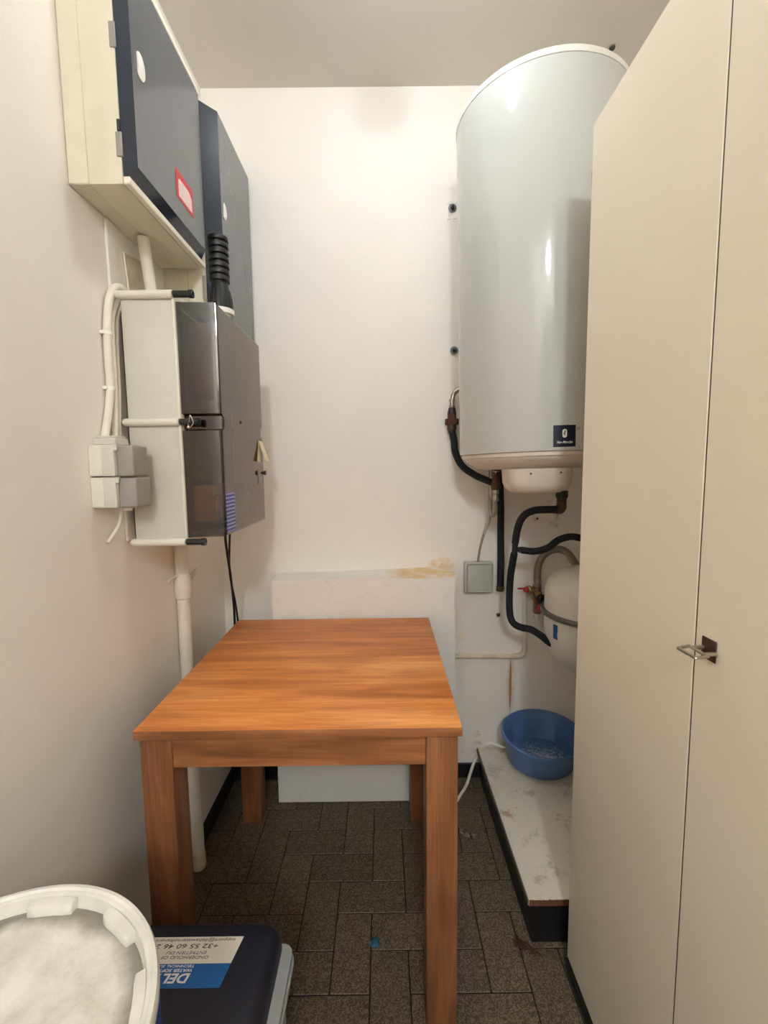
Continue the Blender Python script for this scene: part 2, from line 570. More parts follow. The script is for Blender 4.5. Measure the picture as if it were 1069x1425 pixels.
def text_mesh(name, body, size, mat, parent, place, shear=0.0, bold=0.0, align='LEFT', width=None, fn=None, depth=0.00012):
    """lettering as thin raised print; place is a 4x4 matrix in room coordinates, fn may bend each point"""
    cu = bpy.data.curves.new(name, 'FONT')
    cu.body = body
    cu.size = size
    cu.shear = shear
    cu.offset = bold
    cu.align_x = align
    cu.extrude = depth
    cu.resolution_u = 3
    t = bpy.data.objects.new(name + '_tmp', cu)
    COL.objects.link(t)
    dg = bpy.context.evaluated_depsgraph_get()
    me = bpy.data.meshes.new_from_object(t.evaluated_get(dg))
    bpy.data.objects.remove(t)
    me.name = name
    if width:
        xs = [v.co.x for v in me.vertices]
        f = width / (max(xs) - min(xs))
        for v in me.vertices:
            v.co.x *= f
    for v in me.vertices:
        v.co = fn(v.co) if fn else place @ v.co
    me.materials.clear()
    me.materials.append(mat)
    o = bpy.data.objects.new(name, me)
    COL.objects.link(o)
    if parent:
        o.parent = parent
        off = Vector((0, 0, 0))
        q = parent
        while q:
            off += q.location
            q = q.parent
        o.location = -off
    return o

# ------------------------------------------------------------------ the room
XL, XR, YB, YR, ZC = -0.645, 1.05, 1.745, -2.3, 2.672
b = NB(); box(b, XL - 0.1, XL, YR - 0.1, YB + 0.1, -0.05, ZC + 0.05); struct('wall_left', b, M['wall'])
b = NB(); box(b, XL, XR, YB, YB + 0.1, -0.05, ZC + 0.05); wall_back = struct('wall_back', b, M['wall_back'])
b = NB(); box(b, XR, XR + 0.1, YR - 0.1, YB + 0.1, -0.05, ZC + 0.05); struct('wall_right', b, M['wall'])
b = NB(); box(b, XL, XR, YR - 0.1, YR, -0.05, ZC + 0.05); struct('wall_rear', b, M['wall'])
b = NB(); box(b, XL, XR, YR, YB, ZC, ZC + 0.05)
ceiling = struct('ceiling', b, M['ceiling'])
b = NB(); box(b, XL, XR, YR, YB, -0.05, -0.0025)
floor = struct('floor', b, M['grout'], 'brown speckled terrazzo tiles laid in a herringbone')

# herringbone of 10 x 20 cm terrazzo tiles on a 10 cm grid
GX, GY, G = 0.0532, 0.972, 0.1005
def tile_mesh(name, horiz, mat):
    g = 0.0016
    sx, sy = (2 * G, G) if horiz else (G, 2 * G)
    bm = NB()
    box(bm, g, sx - g, g, sy - g, -0.0105, 0.0, 0.0012, 1)
    me = bpy.data.meshes.new(name)
    bmesh.ops.recalc_face_normals(bm, faces=bm.faces)
    bm.to_mesh(me); bm.free()
    me.materials.append(mat)
    return me
TM = {(h, k): tile_mesh('tile', h, M['tiles'][k]) for h in (True, False) for k in range(3)}
def tile(col, row, horiz):
    x0, y0 = GX + (col - 2) * G, GY + (row - 1) * G
    w_, d_ = (2 * G, G) if horiz else (G, 2 * G)
    # tiles cut by the walls are trimmed
    xa, xb, ya, yb = max(x0, XL), min(x0 + w_, XR), max(y0, YR), min(y0 + d_, YB)
    if xb - xa < 0.01 or yb - ya < 0.01:
        return
    k = random.choice((0, 0, 1, 2))
    if (xa, xb, ya, yb) == (x0, x0 + w_, y0, y0 + d_):
        o = bpy.data.objects.new('tile', TM[horiz, k])
    else:
        bm = NB(); g = 0.0016
        box(bm, xa - x0 + g, xb - x0 - g, ya - y0 + g, yb - y0 - g, -0.0105, 0.0)
        me = bpy.data.meshes.new('tile'); bmesh.ops.recalc_face_normals(bm, faces=bm.faces)
        bm.to_mesh(me); bm.free(); me.materials.append(M['tiles'][k])
        o = bpy.data.objects.new('tile', me)
    COL.objects.link(o)
    o.parent = floor
    o.location = (x0, y0, random.uniform(-0.0004, 0.0002))
for row in range(-16, 10):
    for col in range(-8, 14):
        if (col + row - 3) % 4 == 0:
            tile(col, row, True)
        if (row + col - 1) % 4 == 0:
            tile(col, row, False)

b = NB(); box(b, XL, XL + 0.011, YR, YB, 0, 0.062, 0.002, 1); struct('baseboard_left', b, M['baseboard'])
b = NB(); box(b, 0.267, XR, YB - 0.011, YB, 0, 0.062, 0.002, 1); struct('baseboard_back', b, M['baseboard'])
b = NB(); box(b, XL + 0.011, -0.423, YB - 0.011, YB, 0, 0.062, 0.002, 1); struct('baseboard_corner', b, M['baseboard'])

# masonry boxing low on the back wall
b = NB()
prism(b, [(-0.421, 0.0), (0.2655, 0.0), (0.2655, 0.899), (0.05, 0.893), (-0.2, 0.886), (-0.421, 0.882)], 1.605, YB - 0.001, 'y')
bmesh.ops.bevel(b, geom=[e for e in b.edges if abs(e.verts[0].co.y - 1.605) < 1e-4 and abs(e.verts[1].co.y - 1.605) < 1e-4], offset=0.005, segments=2, affect='EDGES')
struct('trim_1', b, M['boxing'], 'low white plastered boxing behind the table with a rust stain on top')

# rear door and frame, behind the camera
b = NB(); box(b, -0.36, 0.44, YR + 0.0005, YR + 0.03, 0.0, 2.05, 0.003, 1); d1 = struct('door_1', b, M['rear_door'])
b = NB()
for x0, x1, z0, z1 in ((-0.44, -0.361, 0, 2.13), (0.441, 0.52, 0, 2.13), (-0.361, 0.441, 2.051, 2.13)):
    box(b, x0, x1, YR + 0.0005, YR + 0.045, z0, z1, 0.003, 1)
link_obj('door_frame', b, M['meter_frame'], d1)

# ceiling lamps
def ceiling_lamp(x, y, r, mat, label):
    t = thing('ceiling_lamp', (x, y, ZC), label, 'lamp', None)
    b = NB(); lathe(b, [(r * 0.9, -0.022), (r * 1.02, -0.018), (r * 1.02, -0.001)], (x, y, ZC)); link_obj('lamp_base', b, M['white_plastic'], t)
    b = NB()
    prof = [(r * math.sin(a) ** 0.8, -0.022 - r * 0.8 - 0.85 * r * math.cos(a)) for a in [i * PI / 14 for i in range(14)]] + [(r * 0.7, -0.0225)]
    prof[0] = (0.0, prof[0][1])
    lathe(b, prof, (x, y, ZC), seg=32); link_obj('glass_dome', b, mat, t)
    return t
ceiling_lamp(0.02, 1.02, 0.08, M['lamp_glass'], 'white glass dome ceiling lamp above the wooden table')
ceiling_lamp(0.06, -1.75, 0.13, M['lamp_glass_rear'], 'white glass dome ceiling lamp near the rear door')

# ------------------------------------------------------------------ table
t = thing('wooden_table', (-0.187, 1.235, 0), 'square orange-brown wooden table with thick legs standing by the left wall', 'table')
TX0, TX1, TY0, TY1, TZ = -0.537, 0.163, 0.887, 1.585, 0.745
b = NB(); box(b, TX0, TX1, TY0, TY1, TZ - 0.0215, TZ, 0.0025, 2); top = link_obj('tabletop', b, M['wood_top'], t)
b = NB(); box(b, 0.075, 0.152, 1.535, 1.553, TZ - 0.002, TZ + 0.0003); link_obj('inlay_patch', b, M['wood_top'], top)
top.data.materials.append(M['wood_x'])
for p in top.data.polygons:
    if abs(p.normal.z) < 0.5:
        p.material_index = 1  # side faces get the darker apron wood: their shade is put into the colour
LX = ((TX0 + 0.008, TX0 + 0.077), (TX1 - 0.077, TX1 - 0.008))
LY = ((TY0 + 0.008, TY0 + 0.077), (TY1 - 0.077, TY1 - 0.008))
i = 0
for lx in LX:
    for ly in LY:
        b = NB(); box(b, lx[0], lx[1], ly[0], ly[1], 0.0, TZ - 0.026, 0.003, 2)
        link_obj('leg', b, M['wood_legs'][i], t); i += 1
b = NB(); box(b, TX0 + 0.02, TX1 - 0.02, TY0 + 0.02, TY1 - 0.02, TZ - 0.0262, TZ - 0.021); link_obj('top_batten', b, M['wood_x'], t)
za, zb = TZ - 0.09, TZ - 0.026
b = NB(); box(b, LX[0][1] + 0.0005, LX[1][0] - 0.0005, LY[0][0] + 0.002, LY[0][0] + 0.026, za, zb, 0.0015, 1); link_obj('apron', b, M['wood_x'], t)
b = NB(); box(b, LX[0][1] + 0.0005, LX[1][0] - 0.0005, LY[1][1] - 0.026, LY[1][1] - 0.002, za, zb, 0.0015, 1); link_obj('apron', b, M['wood_x'], t)
b = NB(); box(b, LX[0][0] + 0.002, LX[0][0] + 0.026, LY[0][1] + 0.0005, LY[1][0] - 0.0005, za, zb, 0.0015, 1); link_obj('apron', b, M['wood_y'], t)
b = NB(); box(b, LX[1][1] - 0.026, LX[1][1] - 0.002, LY[0][1] + 0.0005, LY[1][0] - 0.0005, za, zb, 0.0015, 1); link_obj('apron', b, M['wood_y'], t)

# ------------------------------------------------------------------ cabinet on the right
CX, CY1 = 0.4616, 1.024
t = thing('tall_cabinet', (0.75, 0.44, 0), 'tall cream built-in cabinet with flat doors along the right side', 'cabinet')
b = NB(); box(b, CX + 0.0205, XR - 0.004, -0.14, CY1 - 0.002, 0.034, 2.020, 0.0, 1); link_obj('carcass', b, M['cabinet_edge'], t)
b = NB(); box(b, CX - 0.004, CX + 0.02, -0.14, CY1 - 0.004, 0.0, 0.031); link_obj('plinth', b, M['black'], t)
for yg in (0.63475, 0.24875):
    b = NB(); box(b, CX + 0.0012, CX + 0.0203, yg - 0.0013, yg + 0.0013, 0.036, 2.02); link_obj('gap_shade', b, M['black'], t)  # black strip added in the seam, standing in for the shade between doors
for y0, y1 in ((0.6362, CY1), (0.2505, 0.6333), (-0.136, 0.2473)):
    b = NB(); box(b, CX, CX + 0.0195, y0, y1, 0.035, 2.0225, 0.0012, 1); dr = link_obj('door', b, M['cabinet'], t)
    if y0 == 0.2505:
        b = NB(); box(b, CX - 0.0025, CX, 0.591, 0.618, 1.016, 1.047, 0.0008, 1); link_obj('escutcheon', b, M['brown_plate'], dr)
        b = NB(); r_ = 0.0024
        for a in (0.590, 0.614):
            tube(b, [(CX - 0.002, a, 1.031), (0.444, a, 1.0305)], 0.003, 10, False)
        ring = [(0.444, 0.584), (0.424, 0.580), (0.423, 0.614), (0.444, 0.621)]
        for p, q in zip(ring, ring[1:] + ring[:1]):
            tube(b, [(p[0], p[1], 1.030), (q[0], q[1], 1.030)], r_, 8, False)
            lathe(b, [(0, -r_), (r_ * .7, -r_ * .7), (r_, 0), (r_ * .7, r_ * .7), (0, r_)], (p[0], p[1], 1.030), seg=8)
        link_obj('ring_handle', b, M['steel'], dr)

# ------------------------------------------------------------------ water heater
HC, HR = (0.497, 1.469), 0.2525
t = thing('water_heater', (HC[0], HC[1], 1.215), 'large white cylindrical electric water heater hung on the back wall', 'water heater')
b = NB(); lathe(b, [(HR - 0.006, 1.336), (HR - 0.001, 1.338), (HR, 1.341), (HR, 2.331), (HR - 0.002, 2.3325)], (*HC, 0), seg=96); link_obj('tank_shell', b, M['heater'], t)
b = NB(); lathe(b, [(HR - 0.004, 2.331), (HR + 0.0012, 2.333), (HR + 0.0012, 2.347), (HR - 0.003, 2.352), (HR - 0.05, 2.372), (0.1, 2.385), (0, 2.388)], (*HC, 0), seg=96); link_obj('top_cap', b, M['heater_plastic'], t)
b = NB(); lathe(b, [(0.02, 1.2885), (0.17, 1.288), (0.192, 1.291), (0.232, 1.315), (0.2365, 1.321), (0.2375, 1.3245), (0.243, 1.325), (0.244, 1.335), (0.243, 1.3365)], (*HC, 0), seg=96); link_obj('bottom_cap', b, M['heater_base'], t)
b = NB()
bx0, bx1, by0, by1 = 0.356, 0.545, 1.264, 1.43
lev = [(1.2895, 0.0), (1.245, 0.003), (1.228, 0.010), (1.217, 0.026), (1.2145, 0.045)]
rings = []
def rrect(x0, x1, y0, y1, r, z, n=5):
    pts = []
    for cx_, cy_, a0 in ((x1 - r, y0 + r, -PI / 2), (x1 - r, y1 - r, 0), (x0 + r, y1 - r, PI / 2), (x0 + r, y0 + r, PI)):
        for k in range(n + 1):
            a = a0 + PI / 2 * k / n
            pts.append((cx_ + r * math.cos(a), cy_ + r * math.sin(a), z))
    return pts
for z, ins in lev:
    rings.append([b.verts.new(p) for p in rrect(bx0 + ins, bx1 - ins, by0 + ins, by1 - ins, 0.05, z)])
for p, q in zip(rings, rings[1:]):
    n_ = len(p)
    for k in range(n_):
        b.faces.new((p[k], p[(k + 1) % n_], q[(k + 1) % n_], q[k]))
b.faces.new(rings[0]); b.faces.new(rings[-1])
cov = link_obj('wiring_cover', b, M['heater_base'], t)
for x_, y_, z_ in ((0.408, by0 + 0.001, 1.275), (0.494, by0 + 0.001, 1.276)):
    b = NB(); lathe(b, [(0.0, 0.0015), (0.0025, 0.001), (0.003, 0)], (x_, y_, z_), (0, -1, 0), 8)
    link_obj('cover_screw', b, M['dark_metal'], cov)
# badge, bent round the tank
def on_tank(ang, z, off):
    a = math.radians(ang)
    return Vector((HC[0] + math.cos(a) * (HR + off), HC[1] + math.sin(a) * (HR + off), z))
def tank_patch(a0, a1, z0, z1, off, n=10):
    bm = NB()
    cols = [[bm.verts.new(on_tank(a0 + (a1 - a0) * k / n, z, o_)) for z, o_ in ((z0, 0.0001), (z0, off), (z1, off), (z1, 0.0001))] for k in range(n + 1)]
    for p, q in zip(cols, cols[1:]):
        for k in range(4):
            bm.faces.new((p[k], q[k], q[(k + 1) % 4], p[(k + 1) % 4]))
    bm.faces.new(cols[0]); bm.faces.new(cols[-1][::-1])
    return bm
bd = link_obj('badge', tank_patch(-99.9, -86.3, 1.3465, 1.4053, 0.0006), M['navy'], t)
bd['label'] = 'square navy badge with a white emblem'
deg = 180 / PI / HR
def tank_fn(a_c, z_c, off):
    return lambda co: on_tank(a_c + co.x * deg, z_c + co.y, off + co.z)
# emblem: white rounded oval with a dark figure in it
def tank_shape(pts, off, thick=0.0003):
    bm = NB()
    A = [bm.verts.new(on_tank(-93.1 + x * deg, 1.383 + y, off)) for x, y in pts]
    B = [bm.verts.new(on_tank(-93.1 + x * deg, 1.383 + y, off + thick)) for x, y in pts]
    bm.faces.new(A[::-1]); bm.faces.new(B)
    for k in range(len(A)):
        bm.faces.new((A[k], A[(k + 1) % len(A)], B[(k + 1) % len(A)], B[k]))
    return bm
oval = [(0.0062 * math.cos(a), 0.0055 + 0.0062 * math.sin(a)) for a in [PI * k / 10 for k in range(11)]] + \
       [(0.0062 * math.cos(a), -0.0055 + 0.0062 * math.sin(a)) for a in [PI + PI * k / 10 for k in range(11)]]
e1 = link_obj('emblem', tank_shape(oval, 0.0006), M['white_print'], bd, smooth=False)
fig = [(0.0028, 0.0080), (0.0022, 0.0040), (0.0014, 0.0012), (-0.0002, -0.0008), (0.0018, -0.0035), (0.0026, -0.0075), (0.0004, -0.0045), (-0.0030, -0.0012), (-0.0026, 0.0012), (-0.0006, 0.0022), (-0.0004, 0.0062), (0.0006, 0.0082)]
link_obj('emblem_figure', tank_shape(fig, 0.0009, 0.0002), M['navy'], bd, smooth=False)
text_mesh('badge_script', 'Van Marcke', 0.0098, M['white_print'], bd, None, 0.35, 0.00012, 'CENTER', 0.0415, tank_fn(-93.2, 1.3565, 0.0006))
g_ = text_mesh('print', 'go', 0.0105, M['grey_print'], t, None, 0.2, 0.0, 'LEFT', None, tank_fn(-85.4, 1.3935, 0.0001))
g_['label'] = 'grey lettering beside the navy badge'
link_obj('clip_slot', tank_patch(-78.4, -77.4, 2.012, 2.052, 0.0012, 2), M['dark_metal'], t)
# mounting bolts on the wall
for z_ in (2.256, 1.743):
    b = NB(); lathe(b, [(0.0155, 0), (0.0155, 0.002), (0.0045, 0.0025)], (0.271, YB - 0.003, z_), (0, -1, 0), 20)
    bo = link_obj('mounting_bolt', b, M['zinc'], t)
    b = NB(); hexa(b, 0.0085, 0.0, 0.007, (0.271, YB - 0.0055, z_), (0, -1, 0)); lathe(b, [(0.004, 0.007), (0.004, 0.018), (0.0025, 0.02)], (0.271, YB - 0.0055, z_), (0, -1, 0), 10)
    link_obj('nut', b, M['dark_metal'], bo)
b = NB()
for x0, x1, z0, z1 in ((0.250, 0.30, 2.272, 2.283), (0.250, 0.2585, 2.218, 2.2715), (0.259, 0.266, 2.218, 2.227), (0.2745, 0.30, 2.2195, 2.2715)):
    box(b, x0, x1, YB - 0.003, YB - 0.0004, z0, z1, 0.0008, 1)
link_obj('mounting_bracket', b, M['white_plastic'], t)
t.rotation_euler.y = -0.016          # the heater hangs slightly out of plumb
t.location.x += 0.016

# ------------------------------------------------------------------ plumbing under the heater
t = thing('hot_water_hose', (0.30, 1.69, 1.24), 'black insulated hose with a rusty union running from the left of the water heater', 'pipe')
b = NB(); tube(b, [(0.350, 1.700, 1.588), (0.318, 1.708, 1.592), (0.288, 1.712, 1.586), (0.271, 1.711, 1.567), (0.266, 1.71, 1.540)], 0.0085); link_obj('braided_elbow', b, M['steel'], t)
c_ = (0.266, 1.71, 0)
b = NB(); lathe(b, [(0.0095, 1.518), (0.0105, 1.520), (0.0105, 1.530), (0.0085, 1.532), (0.0085, 1.545), (0.0112, 1.546), (0.0112, 1.551), (0.009, 1.553)], c_, seg=20); link_obj('ferrule', b, M['steel'], t)
b = NB(); lathe(b, [(0.016, 1.496), (0.0165, 1.500), (0.0125, 1.520)], c_, seg=20); link_obj('cone_fitting', b, M['dark_metal'], t)
b = NB(); hexa(b, 0.0165, 1.479, 1.499, c_); hexa(b, 0.0265, 1.456, 1.479, c_); link_obj('union_nut', b, M['rusty'], t)
b = NB(); lathe(b, [(0.013, 1.424), (0.0145, 1.426), (0.0145, 1.436), (0.0175, 1.438), (0.0175, 1.456)], c_, seg=20); link_obj('hose_tail', b, M['dark_metal'], t)
b = NB(); tube(b, [(0.268, 1.71, 1.428), (0.275, 1.708, 1.392), (0.279, 1.70, 1.350), (0.302, 1.69, 1.301), (0.347, 1.67, 1.265), (0.378, 1.645, 1.249), (0.403, 1.612, 1.237)], 0.0132); link_obj('black_hose', b, M['black_rubber'], t)

t = thing('outlet_fitting', (0.409, 1.60, 1.172), 'brown copper coupling with a silver tail under the water heater', 'fitting')
c_ = (0.409, 1.60, 0)
b = NB(); lathe(b, [(0.0125, 1.212), (0.0165, 1.214), (0.0165, 1.235), (0.014, 1.238), (0.014, 1.262), (0.0165, 1.265), (0.0165, 1.287)], c_, seg=20); link_obj('coupling', b, M['brown_fit'], t)
b = NB(); box(b, 0.392, 0.414, 1.579, 1.582, 1.2775, 1.2795); box(b, 0.4005, 0.4035, 1.578, 1.582, 1.272, 1.2785); link_obj('wire_clip', b, M['white_plastic'], t)
b = NB(); lathe(b, [(0.0075, 1.168), (0.0105, 1.172), (0.0105, 1.184), (0.0085, 1.187), (0.0085, 1.196), (0.0115, 1.199), (0.0115, 1.213)], c_, seg=20); link_obj('tail_fitting', b, M['steel'], t)
b = NB(); tube(b, [(0.409, 1.60, 1.170), (0.411, 1.60, 1.143), (0.409, 1.608, 1.122), (0.403, 1.622, 1.115), (0.399, 1.633, 1.128), (0.3965, 1.636, 1.160), (0.396, 1.636, 1.2878)], 0.0058); link_obj('overflow_tube', b, M['cable_grey'], t)

t = thing('insulated_pipe', (0.462, 1.72, 0.80), 'straight black insulated vertical pipe ending in a brown nut on back wall', 'pipe')
b = NB(); tube(b, [(0.438, 1.655, 1.285), (0.441, 1.668, 1.245), (0.450, 1.692, 1.195), (0.458, 1.712, 1.13), (0.461, 1.72, 1.041), (0.463, 1.72, 0.93), (0.463, 1.72, 0.823)], 0.0132); link_obj('black_sleeve', b, M['black_rubber'], t)
b = NB(); hexa(b, 0.0155, 0.803, 0.824, (0.4625, 1.72, 0)); link_obj('end_nut', b, M['brown_fit'], t)

t = thing('cold_water_hose', (0.52, 1.50, 0.70), 'black insulated hose with a tee curving from heater down to the pressure tank', 'pipe')
c_ = (0.588, 1.45, 0)
b = NB(); lathe(b, [(0.016, 1.190), (0.019, 1.192), (0.0195, 1.2138)], c_, seg=20); link_obj('rubber_collar', b, M['black'], t)
b = NB()
for z_ in (1.178, 1.1835, 1.1875):
    lathe(b, [(0.0145, z_), (0.0165, z_ + 0.001), (0.0165, z_ + 0.003), (0.0145, z_ + 0.004)], c_, seg=20)
lathe(b, [(0.014, 1.172), (0.014, 1.192)], c_, seg=20); link_obj('ribbed_fitting', b, M['brown_fit'], t)
b = NB(); tube(b, [(0.588, 1.45, 1.175), (0.588, 1.45, 1.160), (0.584, 1.45, 1.153), (0.572, 1.45, 1.152)], 0.0155); link_obj('elbow', b, M['brown_fit'], t)
b = NB(); tube(b, [(0.580, 1.45, 1.1525), (0.561, 1.45, 1.152), (0.530, 1.452, 1.152), (0.503, 1.460, 1.149), (0.483, 1.480, 1.137), (0.471, 1.500, 1.114), (0.465, 1.518, 1.079), (0.461, 1.53, 1.027)], 0.0125); link_obj('upper_hose', b, M['black_rubber'], t)
b = NB(); tube(b, [(0.461, 1.53, 1.03), (0.4585, 1.53, 0.984)], 0.0095, 14, False); tube(b, [(0.460, 1.53, 1.006), (0.486, 1.53, 1.003)], 0.0085, 14, False)
tube(b, [(0.461, 1.53, 1.022), (0.4608, 1.53, 1.017)], 0.0112, 14, False); tube(b, [(0.459, 1.53, 0.996), (0.4588, 1.53, 0.991)], 0.0112, 14, False); tube(b, [(0.475, 1.53, 1.0045), (0.480, 1.53, 1.004)], 0.0105, 14, False); link_obj('tee_piece', b, M['black'], t)
b = NB(); tube(b, [(0.4585, 1.53, 0.990), (0.457, 1.545, 0.95), (0.456, 1.56, 0.905), (0.458, 1.578, 0.83), (0.460, 1.58, 0.77), (0.466, 1.576, 0.735), (0.480, 1.568, 0.718), (0.499, 1.55, 0.714), (0.520, 1.52, 0.718), (0.539, 1.48, 0.713), (0.554, 1.438, 0.705), (0.562, 1.428, 0.7025)], 0.0125); link_obj('lower_hose', b, M['black_rubber'], t)
b = NB(); tube(b, [(0.484, 1.53, 1.003), (0.530, 1.53, 0.998), (0.575, 1.53, 1.009), (0.612, 1.53, 1.036), (0.652, 1.53, 1.048), (0.693, 1.53, 1.042), (0.75, 1.53, 1.02), (0.80, 1.53, 0.96)], 0.0122); link_obj('branch_hose', b, M['black_rubber'], t)

t = thing('safety_valve', (0.598, 1.68, 0.72), 'brass safety valve with red handles beside the white pressure tank', 'valve')
c_ = (0.5965, 1.68, 0)
b = NB(); lathe(b, [(0.0135, 0.724), (0.0155, 0.728), (0.0155, 0.775), (0.0185, 0.779), (0.0185, 0.81), (0.015, 0.814), (0.015, 0.829)], c_, seg=18)
tube(b, [(0.590, 1.68, 0.815), (0.563, 1.68, 0.818)], 0.0125, 14, False); hexa(b, 0.0165, 0.0, 0.012, (0.572, 1.68, 0.8175), (-1, 0, 0))
tube(b, [(0.573, 1.672, 0.807), (0.577, 1.668, 0.785), (0.585, 1.668, 0.782)], 0.006); link_obj('brass_body', b, M['brass'], t)
b = NB(); lathe(b, [(0.0105, 0), (0.012, 0.004), (0.0105, 0.014), (0.006, 0.018)], (0.561, 1.68, 0.8185), (-1, 0, 0), 14); box(b, 0.519, 0.548, 1.677, 1.683, 0.819, 0.826, 0.002, 1); link_obj('red_lever', b, M['red'], t)
b = NB(); lathe(b, [(0.008, 0.0), (0.013, 0.006), (0.017, 0.012), (0.017, 0.024), (0.013, 0.028)], (0.597, 1.665, 0.7905), (0.25, -1, 0), 18); box(b, 0.606, 0.622, 1.640, 1.652, 0.794, 0.808, 0.003, 1); link_obj('black_knob', b, M['black'], t)
b = NB(); lathe(b, [(0.008, 0.0), (0.013, 0.004), (0.0165, 0.010), (0.0155, 0.022), (0.010, 0.028)], (0.601, 1.666, 0.752), (0.1, -1, 0), 6); box(b, 0.6105, 0.6225, 1.642, 1.654, 0.7425, 0.7535, 0.003, 1); link_obj('red_knob', b, M['red'], t)
b = NB(); lathe(b, [(0.009, 0.700), (0.0105, 0.702), (0.0105, 0.724)], c_, seg=14); box(b, 0.583, 0.61, 1.672, 1.688, 0.704, 0.712, 0.003, 1); link_obj('outlet_spout', b, M['white_cable'], t)
b = NB(); lathe(b, [(0.013, 0.829), (0.0165, 0.831), (0.0165, 0.836), (0.0135, 0.838), (0.0135, 0.850), (0.0155, 0.852), (0.0155, 0.862)], (0.5955, 1.68, 0), seg=18); link_obj('hose_ferrule', b, M['steel'], t)
b = NB(); tube(b, [(0.595, 1.68, 0.858), (0.597, 1.68, 0.907), (0.613, 1.68, 0.947), (0.640, 1.672, 0.972), (0.667, 1.645, 0.982), (0.685, 1.61, 0.970), (0.692, 1.56, 0.938), (0.694, 1.51, 0.962)][:-1] + [(0.696, 1.512, 0.93)], 0.0135); link_obj('braided_hose', b, M['braid'], t)

# pressure tank
VC = (0.700, 1.440)
t = thing('pressure_tank', (VC[0], VC[1], 0.6), 'white round expansion tank with a grey band below the water heater', 'tank')
b = NB()
lathe(b, [(0.155, 0.812), (0.155, 0.862), (0.153, 0.885), (0.146, 0.907), (0.132, 0.926), (0.110, 0.941), (0.08, 0.951), (0.04, 0.956), (0, 0.957)], (*VC, 0), seg=64); link_obj('upper_shell', b, M['vessel'], t)
b = NB()
lathe(b, [(0, 0.600), (0.04, 0.602), (0.08, 0.612), (0.112, 0.634), (0.136, 0.666), (0.149, 0.705), (0.154, 0.745), (0.155, 0.801)], (*VC, 0), seg=64); low = link_obj('lower_shell', b, M['vessel'], t)
b = NB(); lathe(b, [(0.156, 0.798), (0.166, 0.800), (0.1675, 0.8065), (0.166, 0.813), (0.156, 0.815)], (*VC, 0), seg=64); link_obj('clamp_band', b, M['vessel_band'], t)
b = NB(); n_ = 6
cols = [[b.verts.new((VC[0] + math.cos(a) * r_, VC[1] + math.sin(a) * r_, z_)) for z_, r_ in ((0.735, 0.1535), (0.735, 0.1552), (0.783, 0.1565), (0.783, 0.155))] for a in [math.radians(196 + 7 * k / n_) for k in range(n_ + 1)]]
for p, q in zip(cols, cols[1:]):
    for k in range(4):
        b.faces.new((p[k], q[k], q[(k + 1) % 4], p[(k + 1) % 4]))
link_obj('blue_sticker', b, M['blue_sticker'], low)
b = NB(); box(b, VC[0] - 0.02, VC[0] + 0.02, VC[1] + 0.15, YB - 0.0005, 0.79, 0.80); box(b, VC[0] - 0.03, VC[0] + 0.03, YB - 0.006, YB - 0.0005, 0.74, 0.85); link_obj('wall_bracket', b, M['zinc'], t)

# junction box and its cable
t = thing('junction_box', (0.375, YB, 0.86), 'square grey electrical box on the back wall under the water heater', 'junction box')
b = NB(); box(b, 0.319, 0.432, YB - 0.034, YB - 0.0005, 0.798, 0.922, 0.006, 3); link_obj('body', b, M['junction'], t)
b = NB(); box(b, 0.326, 0.427, YB - 0.039, YB - 0.0335, 0.804, 0.916, 0.010, 3); link_obj('lid', b, M['junction'], t)
b = NB(); tube(b, [(0.398, 1.62, 1.2878), (0.399, 1.63, 1.20), (0.406, 1.66, 1.135), (0.404, 1.70, 1.075), (0.396, 1.722, 1.036)], 0.0062); cs = link_obj('cable_sheath', b, M['junction'], t)
b = NB(); tube(b, [(0.397, 1.721, 1.040), (0.385, 1.73, 0.985), (0.378, 1.73, 0.945), (0.374, 1.727, 0.918)], 0.0042); link_obj('cable', b, M['cable_grey'], t)

# painted pipe on the back wall
t = thing('painted_wall_pipe', (0.52, YB, 0.53), 'white painted thin pipe with an elbow on the back wall above the basin', 'pipe')
b = NB(); tube(b, [(0.565, 1.734, 0.80), (0.567, 1.734, 0.70), (0.569, 1.734, 0.60), (0.5685, 1.734, 0.56)], 0.0092, 14, False); link_obj('vertical_run', b, M['painted_pipe'], t)
b = NB(); tube(b, [(0.5685, 1.7335, 0.566), (0.567, 1.7335, 0.548), (0.560, 1.7335, 0.534), (0.546, 1.7335, 0.5275), (0.525, 1.7335, 0.526)], 0.0112); link_obj('elbow', b, M['painted_dirty'], t)
b = NB(); tube(b, [(0.53, 1.734, 0.526), (0.40, 1.734, 0.528), (0.2665, 1.734, 0.530)], 0.0092, 14, False); link_obj('horizontal_run', b, M['painted_dirty'], t)
b = NB(); lathe(b, [(0.006, 0), (0.0085, 0.002), (0.007, 0.006), (0.0, 0.008)], (0.462, YB - 0.0005, 0.697), (0, -1, 0), 10)
tag(link_obj('screw_stub', b, M['dark_metal']), 'small dark screw left in the back wall below the black pipe nut', 'screw')
for k, (x_, z_) in enumerate(((0.557, 1.09), (0.612, 1.088))):
    b = NB(); lathe(b, [(0.003, 0), (0.0045, 0.001), (0.0035, 0.003), (0, 0.0035)], (x_, YB - 0.0005, z_), (0, -1, 0), 8)
    tag(link_obj('screw_stub', b, M['dark_metal']), ('left' if k == 0 else 'right') + ' one of two dark screw holes in the wall below the heater', 'screw')

